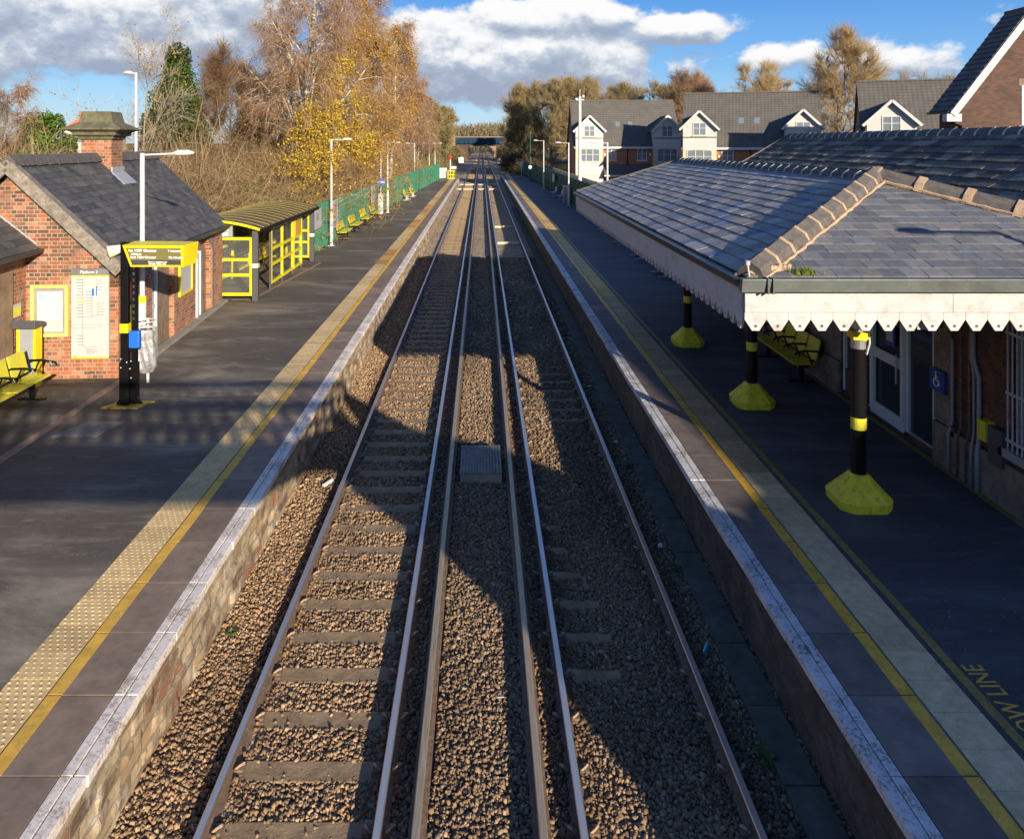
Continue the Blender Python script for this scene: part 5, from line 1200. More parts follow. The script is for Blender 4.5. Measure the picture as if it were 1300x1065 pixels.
f.box(x,x+w_,-.04,.03,z,z+.08); f.box(x,x+w_,-.04,.03,z+h_-.08,z+h_); f.box(x,x+.08,-.04,.03,z+.08,z+h_-.08); f.box(x+w_-.08,x+w_,-.04,.03,z+.08,z+h_-.08); f.box(x+.08,x+w_-.08,-.03,.03,z+.9,z+.95)
fr = f.build('window', m_whitef, GH); f = MB(); f.box(x+.04,x+w_-.04,-.008,.01,z+.04,z+h_-.04); f.build('pane', m_glass_l, fr)
# far red roofed house beyond the left trees
fh = thing('red_roofed_house', 'distant red roofed house among bare trees above the left roof', 'house', (-82,160,.8), R(10), world=False)
b = MB(); b.box(-5,5,0,8,0,8.2); b.build('wall', m_render, fh); b = MB(); b.prism([(-5.4,8.0),(5.4,8.0),(0,11.4)], 'y', -.4, 8.4); b.build('roof', mat('red_clay_tiles', (.42,.13,.06), .9, var=.2, vs=1), fh); b = MB(); b.box(-3,-2,3,4,9,11.8); b.build('chimney', m_brick_house, fh)
for x in (-3,1.6): b = MB(); b.box(x,x+1.4,-.05,0,5.2,6.6); b.build('window', m_glass_l, fh)
# ================================================================= BRIDGES
RB = thing('road_bridge', 'blue girder road bridge crossing the railway in the distance', 'bridge', (0,280,-.3))
b = MB(); b.box(-9.5,13,280,281.0,5.6,7.9); 
for i in range(15): b.box(-9.3+i*1.55,-9.1+i*1.55,279.8,280,5.65,7.85)
m_bg = mat('blue_girder_paint', (.016,.042,.08), .95, var=.2, vs=.5, spec=.05); b.build('blue_girder', m_bg, RB)
b = MB(); b.box(-9.5,13,281.0,290,4.75,5.9); b.build('deck', m_gutter, RB); b = MB(); b.box(-9.5,13,290,291,5.6,7.9); b.build('far_girder', m_bg, RB)
for x0_, x1_ in ((-13,-4.7),(5.7,14)): b = MB(); b.box(x0_,x1_,280.6,290.4,-.6,4.74); b.build('abutment', m_brick_brown, RB)
AB = thing('arch_bridge', 'pale stone arch bridge seen through the opening of the blue road bridge', 'bridge', (0,352,-.3))
b = MB(); n = 18
for i in range(n):
    xa = -5.8+11.6*i/n; xb = -5.8+11.6*(i+1)/n; q = ((xa+xb)/2)/5.8; z = 1.3+3.9*math.sqrt(max(0,1-q*q)); b.box(xa, xb, 352, 362, z, 8.0)
b.box(-16,-5.8,352,362,-.6,8); b.box(5.8,16,352,362,-.6,8); b.build('stone_arch', m_brownstone, AB)
b = MB(); b.box(-16,16,351.8,352.4,8,8.9); b.build('parapet', m_brownstone, AB)
# ================================================================= FOOTBRIDGE the camera stands on (casts the shadows)
FB = thing('footbridge', 'iron footbridge crossing the line at the photographer\'s position, with arched brackets and stairs', 'footbridge', (-2,-1,PZ))
fy0, fy1 = -1.5, -.18
m_fb = mat('footbridge_green_paint', (.05,.09,.07), .5)
def fb_side(y):
    b = MB(); b.box(-12, 4.9, y-.05, y+.05, 4.55, 4.74); b.build('girder', m_fb, FB)
    b = MB(); b.box(-12, 4.9, y-.05, y+.05, 5.68, 5.78); b.box(-12, 4.9, y-.03, y+.03, 5.34, 5.40); b.box(-12, 4.9, y-.03, y+.03, 4.74, 4.80); b.build('rails', m_fb, FB)
    b = MB(); x = -12
    while x < 4.8: b.tube([(x,y,4.76),(x+.14,y,5.06),(x,y,5.36)], [.03,.05,.03], 6); b.tube([(x+.14,y,4.76),(x,y,5.06),(x+.14,y,5.36)], .022, 5); x += .36
    b.build('balusters', m_fb, FB)
    b = MB(); x = -11.9
    while x < 4.8: b.tube([(x+.13*math.cos(a), y, 5.54+.13*math.sin(a)) for a in np.linspace(0, 6.283, 14)], .03, 5, cap=False); x += .36
    b.build('ring_frieze', m_fb, FB)
fb_side(fy1); fb_side(fy0)
b = MB(); b.box(-12, 4.9, fy0+.06, fy1-.06, 4.58, 4.68); b.build('deck', m_fence_wood, FB)
for y in (fy0, fy1):
    # arched bracket down to the column on each side of the tracks
    pts = [(3.0,4.12),(3.9,4.02),(4.35,3.8),(4.55,3.5),(4.85,3.25),(5.2,2.95),(5.35,2.6),(5.4,1.6),(5.75,1.6),(5.75,4.12)]
    dz = .74 if y == fy0 else .36
    pts = [(u, min(v+dz, 4.6) if 2.5 < v else v) for u, v in pts]
    b = MB(); b.prism(pts, 'y', y-.04, y+.04); b.build('arched_bracket', m_fb, FB)
    b = MB(); b.tube([(5.55,y,PZ),(5.55,y,4.3)], .12, 12); b.build('column', m_fb, FB)
    b = MB(); b.prism([(4.9,4.1),(4.9,5.75),(5.3,5.35),(6.0,4.75),(7.3,4.45),(8.6,3.75),(11.6,2.0),(11.6,PZ),(5.75,PZ),(5.75,4.1)], 'y', y-.04, y+.04); b.build('stair_side', m_fb, FB)
b = MB()
for i in range(16): b.box(5.2+i*.4, 5.62+i*.4, fy0+.05, fy1-.05, 4.2-i*.2, 4.26-i*.2)
b.build('stair_tread', m_fence_wood, FB)
SHB = thing('shade_block', 'unseen brick block added behind the camera on the right to shade the platform', 'building', (14,-6,PZ))  # added out of view; its outline is shaped to shade the right platform
b = MB(); b.prism([(8.9,0),(8.9,4.45),(12.6,5.3),(12.6,0)], 'y', -6, -1.5); b.box(12.6, 20, -9, -1.5, 0, 6.6); b.build('brick_wall', m_brick_r, SHB); b = MB(); b.prism([(12.5,6.6),(20.4,6.6),(16,9.6)], 'y', -9.1, -1.45); b.prism([(8.8,4.5),(12.6,5.4),(12.6,5.3),(8.8,4.4)], 'y', -6.1, -1.42); b.build('roof', m_ridge, SHB)
# ================================================================= TREES
m_birch = NT('birch_bark'); _s = m_birch.noise(1.0, 6, .7, vec=m_birch.mapv(m_birch.co(), scale=(2,2,7)))
m_birch = m_birch.fin(m_birch.ramp(_s, [(.42,(.09,.075,.06)),(.5,(.36,.32,.27)),(.62,(.62,.58,.52))]), .8, 0, m_birch.bump(_s, .3, .02), .3)
m_bark = mat('brown_bark', (.16,.125,.085), .9, var=.35, vs=3, bump=.6, bs=10, bd=.02)
m_bark_pale = mat('pale_bark', (.27,.23,.16), .9, var=.3, vs=3, bump=.5, bs=10, bd=.02)
m_twig = attr_mat('twigs', .85, .15, 1.5, 0.0, 10, .001, .2)
m_leaf = NT('autumn_leaves'); _a = m_leaf.n('ShaderNodeAttribute', attribute_name='Col'); m_leaf.l(_a.outputs['Color'], m_leaf.b.inputs['Base Color'])
_tr = m_leaf.n('ShaderNodeBsdfTranslucent'); m_leaf.l(_a.outputs['Color'], _tr.inputs[0]); _mx = m_leaf.n('ShaderNodeMixShader'); _mx.inputs[0].default_value = .3
m_leaf.l(m_leaf.b.outputs[0], _mx.inputs[1]); m_leaf.l(_tr.outputs[0], _mx.inputs[2]); m_leaf.l(_mx.outputs[0], m_leaf.out.inputs[0]); m_leaf = m_leaf.fin(None, .7, 0, None, .2)
class Tree:
    def __init__(s, seed): s.r = random.Random(seed); s.n = np.random.RandomState(seed); s.w = MB(); s.trunk = MB(); s.tips = []; s.rib = []
    def vec(s, k=1): return Vector((s.r.gauss(0,k), s.r.gauss(0,k), s.r.gauss(0,k)))
    def grow(s, p, d, L, r0, r1, seg, wob, trop, mb, n=5):
        pts = [p.copy()]; rad = [r0]; d = d.normalized()
        for i in range(seg):
            d = (d + s.vec(wob) + trop*(1/seg)).normalized(); p = p + d*(L/seg); pts.append(p.copy()); rad.append(r0+(r1-r0)*(i+1)/seg)
        mb.tube(pts, rad, n, cap=False); return pts, rad
    def at(s, pts, t):
        x = t*(len(pts)-1); i = min(int(x), len(pts)-2); f = x-i
        return pts[i].lerp(pts[i+1], f), (pts[i+1]-pts[i]).normalized()
    def side(s, d, ang):
        a = s.vec().normalized(); a = (a - d*a.dot(d)).normalized(); return (d*math.cos(ang)+a*math.sin(ang)).normalized()
def ribbons(P, D, L, wdt, droop, rs, curl=.35, seg=3, dspread=1.0):
    """vectorised twigs: start P, direction D, length L; returns quads"""
    n = len(P); sidev = rs.normal(size=(n,3)); sidev /= np.linalg.norm(sidev, axis=1)[:,None]
    V = []; p = P.copy(); d = D.copy(); wd = wdt
    s0 = np.cross(d, sidev); s0 /= np.linalg.norm(s0, axis=1)[:,None]+1e-9
    for k in range(seg+1):
        w = wd[:,None]*(1-.75*k/seg)
        V.append(p - s0*w/2); V.append(p + s0*w/2)
        d = d + rs.normal(size=(n,3))*curl/seg + droop/seg; d /= np.linalg.norm(d, axis=1)[:,None]
        p = p + d*(L/seg)[:,None]
    V = np.stack(V, 1); m = 2*(seg+1); F = []
    for k in range(seg): F.append([2*k, 2*k+1, 2*k+3, 2*k+2])
    F = np.array(F)[None] + (np.arange(n)*m)[:,None,None]
    return V.reshape(-1,3), F.reshape(-1,4), p
def leafquads(P, size, rs):
    n = len(P); a = rs.normal(size=(n,3)); a /= np.linalg.norm(a, axis=1)[:,None]; b = np.cross(a, rs.normal(size=(n,3))); b /= np.linalg.norm(b, axis=1)[:,None]
    s = (size*rs.uniform(.6,1.3,n))[:,None]
    V = np.stack([P-a*s*.6, P-b*s*.42, P+a*s*.6, P+b*s*.42], 1); F = np.arange(n*4).reshape(n,4); return V.reshape(-1,3), F
def twigcols(n, m, pal, rs): return np.repeat(np.array(pal)[rs.choice(len(pal), n)]*rs.uniform(.75,1.2,(n,1)), m, 0)
P_BIRCH = [(.27,.155,.095),(.33,.20,.125),(.20,.12,.08),(.38,.26,.17)]
P_BROWN = [(.22,.14,.075),(.28,.18,.095),(.16,.10,.055),(.34,.24,.13)]
P_OLIVE = [(.26,.19,.095),(.32,.245,.12),(.20,.145,.075),(.37,.29,.15)]
P_GOLD = [(.38,.26,.11),(.45,.32,.15),(.30,.20,.09),(.36,.27,.14)]
P_PALE = [(.33,.27,.2),(.27,.22,.16),(.38,.32,.25)]
L_YEL = [(.66,.44,.02),(.74,.52,.03),(.55,.33,.02),(.44,.36,.04)]
L_ORG = [(.50,.24,.02),(.56,.31,.02),(.36,.17,.03),(.54,.37,.03)]
L_GRN = [(.06,.11,.015),(.09,.15,.02),(.05,.085,.015),(.13,.19,.03)]
L_DKG = [(.03,.06,.012),(.045,.085,.015),(.025,.045,.012)]
L_OLV = [(.14,.13,.03),(.19,.17,.04),(.12,.10,.03),(.22,.16,.05)]
L_BRN = [(.17,.10,.04),(.22,.13,.05),(.13,.08,.035)]
def make_tree(name, label, cat, loc, seed, H, tr, kind, pal, leaves=0, lpal=None, lsize=.07, ntw=9000, tw=.014, bark=None, group=None, spread=.3, base=.25, lfilter=None, lean=(0,0), tlen=1.0, lth=-.02):
    t = Tree(seed); r = t.r; rs = t.n
    T = thing(name, label, cat, loc, 0, group, world=False)
    d0 = Vector((lean[0], lean[1], 1)).normalized()
    pts, rad = t.grow(Vector((0,0,-.3)), d0, H*.95, tr, tr*.12, 12, .045, Vector((0,0,.25)), t.trunk, 9)
    tips = []   # (pos, dir)
    nb = {'birch':30, 'bare':32, 'multi':14}[kind]
    for i in range(nb):
        f = base+(1-base)*(i+r.random()*.8)/nb*.97; p, d = t.at(pts, f)
        L = H*spread*(1.15-f*.85)*r.uniform(.75,1.2)
        if kind == 'bare': L = H*spread*(1-abs(f-.45)*.9)*r.uniform(.8,1.2)
        ang = R(r.uniform(28,50)) if kind == 'birch' else R(r.uniform(30,62))
        if kind == 'multi': ang = R(r.uniform(15,40)); L = H*.55*r.uniform(.7,1.1)*(1-f*.5)
        rr = max(.012, tr*.42*(1-f*.75))
        bp, br = t.grow(p, t.side(d, ang), L, rr, rr*.25, 7, .07, Vector((0,0,.35 if kind != 'birch' else .15)), t.w, 5)
        for j in range(7):
            g = .2+.8*(j+r.random())/7*.98; q, e = t.at(bp, g); L2 = L*.45*(1.1-g*.6)*r.uniform(.7,1.2)
            r2 = max(.007, rr*.45*(1-g*.6))
            sp_, _ = t.grow(q, t.side(e, R(r.uniform(25,60))), L2, r2, r2*.3, 4, .10, Vector((0,0,.2 if kind != 'birch' else -.35)), t.w, 4)
            for k in range(4):
                h = .25+.75*(k+r.random())/4*.98; q2, e2 = t.at(sp_, h); L3 = L2*.5*r.uniform(.6,1.2)
                s3, _ = t.grow(q2, t.side(e2, R(r.uniform(20,60))), L3, r2*.5, r2*.2, 3, .12, Vector((0,0,.1 if kind != 'birch' else -.9)), t.w, 3)
                for m_ in s3[1:]: tips.append((m_, (s3[-1]-s3[0]).normalized()))
            for m_ in sp_[2:]: tips.append((m_, e))
    t.trunk.build('trunk', bark or m_bark, T, smooth=True, recalc=False)
    t.w.build('limbs', bark or m_bark, T, smooth=True, recalc=False)
    TP = np.array([list(a) for a, b in tips]); TD = np.array([list(b) for a, b in tips])
    ix = rs.choice(len(TP), ntw); P = TP[ix] + rs.normal(size=(ntw,3))*.04; D = TD[ix]*(.6 if kind == 'birch' else 1.0) + rs.normal(size=(ntw,3))*(.55 if kind == 'birch' else .33)
    if kind == 'birch': D[:,2] -= .1; droop = np.array([0,0,-1.15]); Ln = rs.uniform(.3,1.15,ntw)*H/14
    else: D[:,2] += .12; droop = np.array([0,0,.3]); Ln = rs.uniform(.35,1.3,ntw)*H/12*tlen
    D /= np.linalg.norm(D, axis=1)[:,None]
    V, F, E = ribbons(P, D, Ln, rs.uniform(.7,1.3,ntw)*tw, droop, rs, .7)
    npmesh('twigs', V, F, m_twig, T, twigcols(ntw, 8, pal, rs))
    if leaves:
        V3 = V.reshape(ntw, 8, 3); ii = rs.choice(ntw, leaves*3); kk = rs.choice([1,3,5,7], leaves*3); P = V3[ii, kk]
        nz = np.array([noise.noise(Vector((float(a)*.55, float(b)*.55, float(c)*.4+seed))) for a, b, c in P]); keep = nz > lth
        if lfilter is not None: keep &= lfilter(P)
        P = P[keep][:leaves] + rs.normal(size=(min(leaves, keep.sum()),3))*.06
        V, F = leafquads(P, lsize, rs); npmesh('foliage', V, F, m_leaf, T, twigcols(len(P), 4, lpal, rs))
    return T
def dup_tree(src, label, loc, rz, s=1.0, group=None, sz=None):
    c = copy_tree(src); c.location = loc; c.rotation_euler = (0,0,rz); c.scale = (s,s,sz or s); c['label'] = label
    if group: c['group'] = group
    return c
def bush(name, label, cat, loc, seed, rx, ry, h, stems=1500, leaves=3000, pal=P_BROWN, lpal=L_OLV, tw=.02, lsize=.09, group=None, arch=-.9, base=0.0, core=True, sL=None):
    rs = np.random.RandomState(seed); T = thing(name, label, cat, loc, 0, group, world=False)
    n = stems; a = rs.uniform(0, 6.283, n); q = np.sqrt(rs.uniform(0,1,n))
    P = np.stack([rx*q*np.cos(a)*.8, ry*q*np.sin(a)*.8, rs.uniform(0, .55, n)*h*(1-q*.5)], -1)
    D = np.stack([np.cos(a)*q, np.sin(a)*q, rs.uniform(.8,2.0,n)], -1) + rs.normal(size=(n,3))*.35; D /= np.linalg.norm(D, axis=1)[:,None]
    Ln = (sL or h*.62)*rs.uniform(.45,1.1,n)*(1.05-.35*q)
    V, F, E = ribbons(P, D, Ln, tw*rs.uniform(.6,1.5,n), np.array([0,0,arch]), rs, .6, 3)
    V3 = V.reshape(n, 8, 3)
    m = n*5; ii = rs.choice(n, m); kk = rs.choice([2,4,6,6], m); P2 = V3[ii, kk]; D2 = rs.normal(size=(m,3)); D2[:,2] += .3; D2 /= np.linalg.norm(D2, axis=1)[:,None]
    V2, F2, E2 = ribbons(P2, D2, rs.uniform(.25,.8,m)*max(.6,h/5), np.full(m, tw*.55), np.array([0,0,-.3]), rs, .5, 2)
    C1 = twigcols(n, 8, pal, rs); C2 = twigcols(m, 6, pal, rs)
    lm = MB(); rr = random.Random(seed)
    for i in range(7):
        a_ = rr.uniform(0, 6.28); d_ = Vector((math.cos(a_)*.5, math.sin(a_)*.5, rr.uniform(.7,1.4))).normalized(); p_ = Vector((rr.uniform(-.5,.5)*rx, rr.uniform(-.5,.5)*ry, -.2)); q_ = [p_.copy()]
        for k_ in range(5): d_ = (d_+Vector((rr.gauss(0,.2),rr.gauss(0,.2),rr.gauss(0,.1)))).normalized(); p_ = p_+d_*(h*.21); q_.append(p_.copy())
        lm.tube(q_, [.0055*h,.0048*h,.004*h,.003*h,.002*h,.001*h], 5)
    lm.build('limbs', m_bark_pale, T, smooth=True, recalc=False)
    npmesh('stems', V, F, m_twig, T, C1); npmesh('twigs', V2, F2, m_twig, T, C2)
    if leaves:
        P = np.concatenate([V3[:, 5], V3[:, 3], V3[:, 7], V2.reshape(m,6,3)[:, 4]]); P = P[rs.choice(len(P), leaves)] + rs.normal(size=(leaves,3))*.12*h/4
        V, F = leafquads(P, lsize, rs); npmesh('foliage', V, F, m_leaf, T, twigcols(leaves, 4, lpal, rs))
    return T
def leafy(name, label, cat, loc, seed, rx, ry, h, leaves, lpal, lsize=.12, cone=False, group=None, zb=.05):
    """dense evergreen crown of leaf-sized faces over a short trunk"""
    rs = np.random.RandomState(seed); T = thing(name, label, cat, loc, 0, group, world=False)
    tm = MB(); tm.tube([(0,0,-.3),(0.05,0,h*.3),(0,0,h*.75)], [.04*h,.03*h,.01*h], 8)
    for i in range(14):
        a = i*2.4; z = h*(.15+.05*i); k = (1-z/h) if cone else .8
        tm.tube([(0,0,z),(rx*.8*k*math.cos(a), ry*.8*k*math.sin(a), z+.12*h)], [.012*h,.003*h], 5)
    tm.build('trunk', m_bark, T)
    nc = 90; c = rs.normal(size=(nc,3)); c /= np.linalg.norm(c, axis=1)[:,None]; c *= rs.uniform(.45,1,(nc,1))**.5
    z01 = (c[:,2]+1)/2
    if cone: rad = (1-z01)**.8*1.15; c[:,0] *= rad; c[:,1] *= rad
    C_ = np.stack([c[:,0]*rx, c[:,1]*ry, h*(zb+(1-zb)*z01)], -1)
    ix = rs.choice(nc, leaves); off = rs.normal(size=(leaves,3)); off /= np.linalg.norm(off, axis=1)[:,None]; rr = rs.uniform(.5,1,(leaves,1))*rs.uniform(.10,.2,nc)[ix][:,None]*np.array([[rx*1.7,ry*1.7,h*.55]])
    P = C_[ix]+off*rr
    V, F = leafquads(P, lsize, rs); cc = np.array(lpal)[rs.choice(len(lpal), nc)][ix]*rs.uniform(.7,1.3,(leaves,1))
    npmesh('crown', V, F, m_leaf, T, np.repeat(cc, 4, 0)); return T
GB = 'birches behind the left fence'; gz = .75
make_tree('birch_tree', 'tallest bare birch with a forked white trunk behind the yellow shelter', 'tree', (-9.1,39.5,gz), 101, 15.5, .28, 'birch', P_BIRCH, 3500, L_ORG, .07, bark=m_birch, spread=.36, base=.28, ntw=17000, tw=.012, group=GB)
make_tree('birch_tree', 'brown birch with a few orange leaves right of the forked white birch', 'tree', (-9.4,46,gz), 102, 15.5, .2, 'birch', P_BIRCH, 9500, L_ORG, .075, bark=m_birch, spread=.27, base=.25, ntw=11000, tw=.013, group=GB)
make_tree('birch_tree', 'tall birch with strands of orange leaves above the yellow tree', 'tree', (-8.3,53,gz), 103, 17, .2, 'birch', P_BIRCH, 15000, L_ORG, .08, bark=m_birch, spread=.22, base=.3, ntw=11000, group=GB)
make_tree('birch_tree', 'reddish brown birch with rounded top right of the orange strands', 'tree', (-8.0,66,gz), 104, 16.2, .2, 'birch', P_BIRCH, 11000, L_ORG, .09, bark=m_birch, spread=.27, base=.3, ntw=11000, tw=.016, group=GB)
make_tree('birch_tree', 'slim weeping birch with a leaning white trunk near the platform end', 'tree', (-8.6,84,gz), 105, 14.6, .2, 'birch', P_BIRCH, 9000, L_ORG, .09, bark=m_birch, spread=.32, base=.25, ntw=19000, tw=.02, group=GB, lean=(.06,0))
make_tree('birch_tree', 'small pale birch farthest along the left fence', 'tree', (-7.9,95,gz), 106, 13.4, .14, 'birch', P_BIRCH, 3000, L_BRN, .1, bark=m_birch, spread=.32, base=.2, ntw=18000, tw=.022, group=GB)
make_tree('birch_tree', 'leaning bare birch between the conifer and the forked white birch', 'tree', (-12.2,44,gz), 107, 12.5, .15, 'birch', P_BIRCH, 0, bark=m_birch, spread=.3, base=.2, ntw=9000, group=GB)
make_tree('yellow_tree', 'bright yellow leaved small tree over the green fence beside the lamp post', 'tree', (-9.3,43.5,gz), 111, 8.2, .1, 'multi', P_BROWN, 26000, L_YEL, .10, base=.06, ntw=9000, tlen=1.6, lth=-.12, group='autumn leaved trees by the fence')
make_tree('yellow_tree', 'orange yellow leaved tree behind the twin armed lamp post', 'tree', (-9.6,60,gz), 112, 9.5, .1, 'multi', P_BROWN, 22000, L_ORG, .11, base=.06, ntw=8000, tlen=1.6, lth=-.12, group='autumn leaved trees by the fence')
make_tree('orange_tree', 'dense orange leaved tree rising between the yellow tree and the twin armed lamp post', 'tree', (-9.2,51,gz), 114, 11.5, .12, 'multi', P_BROWN, 26000, L_ORG, .10, base=.06, ntw=9000, tlen=1.6, lth=-.05, group='autumn leaved trees by the fence')
make_tree('yellow_tree', 'lower yellow leaved sapling right above the shelter roof', 'tree', (-9.2,38,gz), 113, 6.4, .07, 'multi', P_BROWN, 13000, L_YEL, .09, base=.05, ntw=6000, tlen=1.6, lth=-.1, group='autumn leaved trees by the fence')
make_tree('pale_sapling_tree', 'thin pale branched tree with upright twigs behind the brick chimney', 'tree', (-15.4,34,gz), 121, 9.6, .11, 'multi', P_PALE, 350, L_ORG, .09, bark=m_bark_pale, base=.1, ntw=1500)
make_tree('bare_tree', 'bare brown tree at the far left edge above the slate roof', 'tree', (-19.5,31,gz), 122, 7.8, .14, 'birch', P_BIRCH, 0, bark=m_bark, ntw=9000, spread=.4)
ct = leafy('conifer_tree', 'dark green conifer standing behind bare brown branches left of the birches', 'tree', (-16.9,42.5,gz), 31, 2.6, 2.4, 10.2, 42000, [(.045,.085,.012),(.06,.11,.015),(.035,.06,.012)], .14, True)
make_tree('bare_tree', 'bushy bare brown tree in front of the green conifer', 'tree', (-14.4,44,gz), 123, 9.6, .13, 'bare', [(.19,.115,.06),(.23,.14,.075),(.15,.09,.05)], 3000, L_BRN, .08, bark=m_bark, ntw=32000, spread=.34, base=.08, tw=.014, tlen=1.1)
dup_tree(bpy.data.objects['bare_tree.001'], 'brown bare tree filling the gap between the conifer and the tall white birch', (-12.9,49,gz), 2.0, .95)
dup_tree(bpy.data.objects['bare_tree.001'], 'brown bare tree half hidden behind the leaning birch', (-11.0,56,gz), 4.0, .9)
leafy('evergreen_bush', 'round bright green evergreen bush left of the brick chimney', 'bush', (-18.3,32,gz), 32, 1.35, 1.3, 6.2, 34000, [(.08,.15,.015),(.11,.2,.02),(.06,.11,.015)], .11)
gi = 'thickets on the bank behind the left platform'
bl = [(-18.6,27,2.3,5.0,P_BROWN,L_BRN,'orange brown bush at the far left edge behind the roof'),
      (-16.6,29,1.8,5.0,P_OLIVE,L_OLV,'yellow green shrub just left of the chimney'),
      (-13.6,29,2.2,5.0,P_BROWN,L_BRN,'tangled brown shrub right behind the brick chimney'),
      (-12.0,30.5,2.2,4.6,P_BROWN,L_OLV,'brown tangle of stems behind the right end of the slate roof'),
      (-10.8,33,2.1,4.0,P_OLIVE,L_OLV,'olive brown bramble mass directly behind the yellow shelter'),
      (-13.6,37,2.6,6.2,P_BROWN,L_BRN,'taller brown thicket behind the olive brambles'),
      (-10.2,36.5,1.9,4.6,P_BROWN,L_OLV,'brown thicket at the foot of the forked white birch'),
      (-11.2,42,2.5,7.0,P_BROWN,L_BRN,'high brown thicket between the conifer and the birches'),
      (-10.4,50,2.0,6.5,P_BROWN,L_ORG,'brown and orange thicket behind the yellow tree'),
      (-10.2,58,2.0,6.0,P_BROWN,L_ORG,'thicket with orange leaves beside the orange yellow tree'),
      (-10.2,68,2.0,5.2,P_BROWN,L_OLV,'brown scrub behind the far white legged benches'),
      (-10.2,78,2.2,5.6,P_BROWN,L_OLV,'brown scrub around the leaning white birch trunk'),
      (-9.9,90,2.2,4.8,P_OLIVE,L_OLV,'olive scrub near the end of the green fence'),
      (-20.5,36,3.0,5.0,P_BROWN,L_BRN,'brown scrub farther back at the left edge'),
      (-16.5,38,2.6,4.5,P_OLIVE,L_OLV,'scrub below the thin pale tree'),
      (-9.2,34.8,1.0,2.6,P_OLIVE,L_YEL,'low yellow flecked growth peeping over the start of the green fence')]
for i, (x, y, r_, h_, pl, lp, lb) in enumerate(bl):
    if i < 15: h_ *= 1.22
    bush('thicket', lb, 'thicket', (x, y, gz), 200+i, r_, r_*1.25, h_, stems=2200, leaves=int(2600 if lp is L_BRN or lp is L_OLV else 5000), pal=pl, lpal=lp, group=gi, tw=.022 if y < 50 else .03, lsize=.09 if y < 50 else .12)
# --- right side and far distance
bt = make_tree('bare_tree', 'broad bare olive brown tree immediately right of the blue bridge', 'tree', (8.5,150,1.5), 131, 14, .3, 'bare', P_OLIVE, 3500, L_OLV, .16, ntw=30000, tw=.028, spread=.46, base=.08, tlen=1.15, lth=-.3, group='bare trees beyond the right platform')
k = 0
for x, y, s, rz, lb in ((12.5,135,1.0,1,'bare olive tree behind the far end of the right fence'),(15.5,122,.95,2.2,'bare tree just left of the first white house'),(9.5,185,.9,3,'bare tree on the right cutting slope nearer the bridge'),(11,215,1.0,4,'tall bare tree behind the others on the right cutting slope'),(19,150,1.1,5,'bare tree rising behind the left gable of the first white house'),(24,128,.92,.5,'bare brown tree behind the middle of the first white house'),(30,122,.92,1.7,'bare olive tree between the first and middle white houses'),(35.5,128,1.0,2.7,'bare tree above the left end of the middle house roof')):
    dup_tree(bt, lb, (x, y, 1.2), rz, s, 'bare trees beyond the right platform')
gt = make_tree('golden_tree', 'large golden brown bare tree between the middle and right hand grey roofs', 'tree', (35.5,76,.6), 132, 15.2, .3, 'bare', P_GOLD, 0, L_OLV, .15, bark=m_bark_pale, ntw=32000, tw=.017, spread=.36, base=.1, tlen=.95, group='golden bare trees behind the houses')
dup_tree(gt, 'golden bare tree above the middle house roof', (36.5,102,.6), 2.1, .98, 'golden bare trees behind the houses')
dup_tree(gt, 'smaller golden bare tree right of the one above the middle house roof', (42,106,.6), 4.1, .86, 'golden bare trees behind the houses')
rt = make_tree('reddish_tree', 'reddish brown bare tree above the gap left of the middle house roof', 'tree', (32.5,112,.6), 133, 14.5, .22, 'bare', P_BIRCH, 0, ntw=20000, tw=.024, spread=.36, tlen=1.1)
pt = make_tree('pale_tree', 'pale twiggy tree low on the skyline above the right hand roof', 'tree', (58,105,.6), 134, 13, .22, 'bare', P_PALE, 0, bark=m_bark_pale, ntw=14000, tw=.02, spread=.42, tlen=1.1, group='pale skyline trees at right')
for x, y, rz, lb in ((66,108,1,'second pale twiggy tree on the right skyline'),(72,104,2,'pale skyline tree beside the brown gable house'),(50,112,3,'pale skyline tree beside the big golden tree')): dup_tree(pt, lb, (x, y, .6), rz, 1, 'pale skyline trees at right')
# left cutting towards the bridge
lt = make_tree('bank_tree', 'green and brown tree on the left bank just before the blue bridge', 'tree', (-8.2,150,1.5), 135, 10.5, .2, 'bare', P_OLIVE, 7000, L_OLV+L_GRN, .18, ntw=24000, tw=.03, spread=.42, base=.1, tlen=1.1, lth=-.2, group='trees on the left bank')
for x, y, s, rz, lb in ((-12.5,185,1.2,1,'taller olive tree behind the first one on the left bank'),(-13,225,1.1,2,'small tree on the left bank nearest the bridge parapet'),(-14,165,1.3,3,'broad tree farther back on the left bank'),(-10,128,.95,4,'brown green tree behind the end of the left fence'),(-13.5,262,1.25,5,'olive tree against the left end of the blue bridge'),(-16,305,1.6,1.5,'tall tree rising behind the left parapet of the blue bridge'),(16,300,1.6,2.5,'tall tree rising behind the right parapet of the blue bridge'),(13,255,1.2,.7,'olive tree against the right end of the blue bridge'),(-20,400,1.9,3.3,'far tree left of the line past the blue bridge'),(22,410,1.8,4.4,'far tree right of the line past the blue bridge')): dup_tree(lt, lb, (x, y, 1.4), rz, s, 'trees on the left bank')
gb = 'scrub on the cutting slopes'
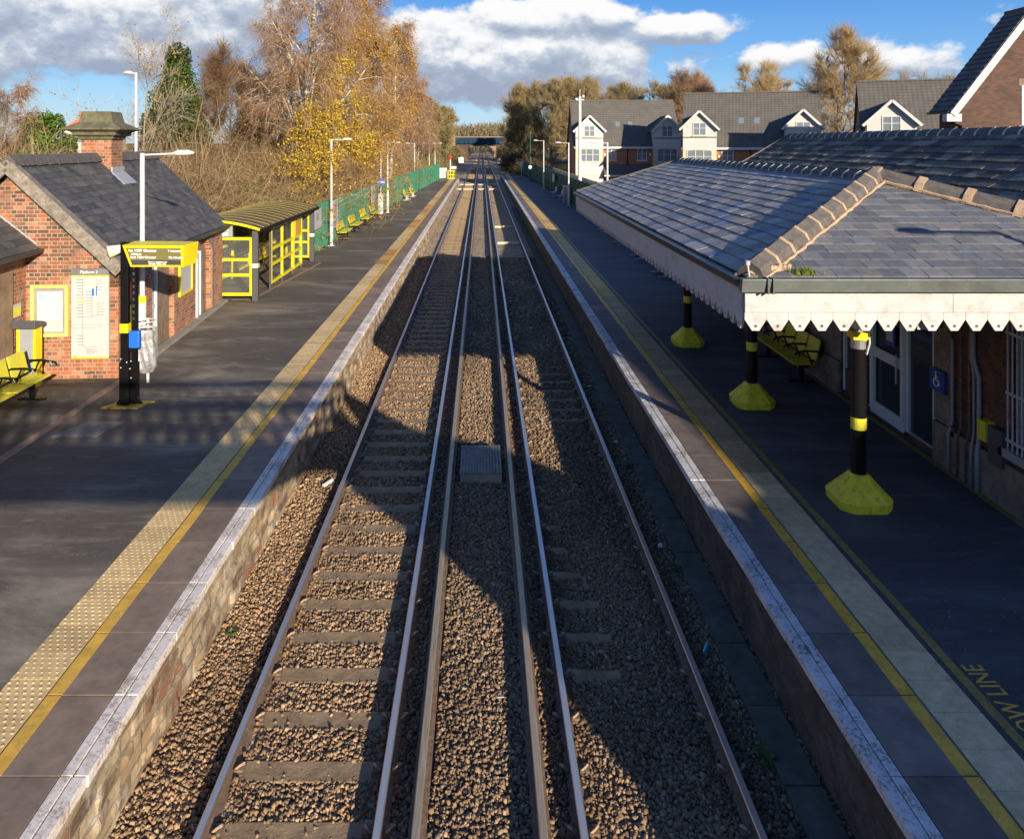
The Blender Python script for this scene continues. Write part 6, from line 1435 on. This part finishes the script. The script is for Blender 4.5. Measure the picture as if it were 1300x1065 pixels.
sc_ = bush('scrub_bush', 'low scrub on the left bank opposite the platform end', 'bush', (-8.6,118,0.2), 301, 2.3, 4.5, 3.6, 1800, 4200, P_OLIVE, L_OLV, .05, .2, gb)
for x, y, s, rz, lb in ((-9.2,134,1.1,1,'scrub on the left bank beyond the thin lamp posts'),(-9.8,160,1.2,2,'scrub on the left bank halfway to the bridge'),(-11,195,1.3,3,'scrub on the left bank near the white cabinet'),(-13.5,245,1.6,4,'scrub beside the left bridge abutment'),(-15.5,262,2.1,5,'tall scrub hiding the left end of the blue girder')): dup_tree(sc_, lb, (x, y, .2), rz, s, gb)
sd_ = bush('scrub_bush', 'dark brambles beyond the end of the right fence', 'bush', (8.4,126,0.2), 302, 2.4, 4.5, 4.0, 2000, 4500, [(.09,.065,.04),(.12,.085,.05)], [(.06,.055,.02),(.05,.06,.02),(.09,.07,.03)], .05, .2, gb)
for x, y, s, rz, lb in ((8.8,145,1.15,1,'dark brambles on the right slope under the olive tree'),(9.6,172,1.3,2,'dark brambles on the right slope halfway to the bridge'),(11.2,205,1.5,3,'dark brambles behind the trackside cabinets'),(13,245,1.7,4,'dark brambles beside the right bridge abutment'),(13.5,266,1.9,5,'tall dark scrub hiding the right end of the blue girder')): dup_tree(sd_, lb, (x, y, .1), rz, s, gb)
# woods past the bridges, too far to count
rs = np.random.RandomState(77); n = 42000
x = rs.uniform(-160, 200, n); y = rs.uniform(470, 640, n); top = 17+6*np.array([noise.noise(Vector((float(a)*.03, 3, 0))) for a in x]) + rs.normal(size=n)*1.2
z = top*rs.uniform(.0, 1, n)**.6 + 1
V, F, _ = ribbons(np.stack([x,y,z-1.5],-1), np.tile(np.array([[0,0,1.0]]),(n,1))+rs.normal(size=(n,3))*.4, rs.uniform(2,4,n), rs.uniform(.3,.8,n), np.array([0,0,.2]), rs, .5, 2)
o = npmesh('distant_wood', V, F, m_twig, None, twigcols(n, 6, [(.17,.13,.075),(.2,.16,.08),(.14,.11,.07)], rs)); tag(o, 'distant brown and olive wood on the skyline past the bridges', 'wood', kind='stuff')
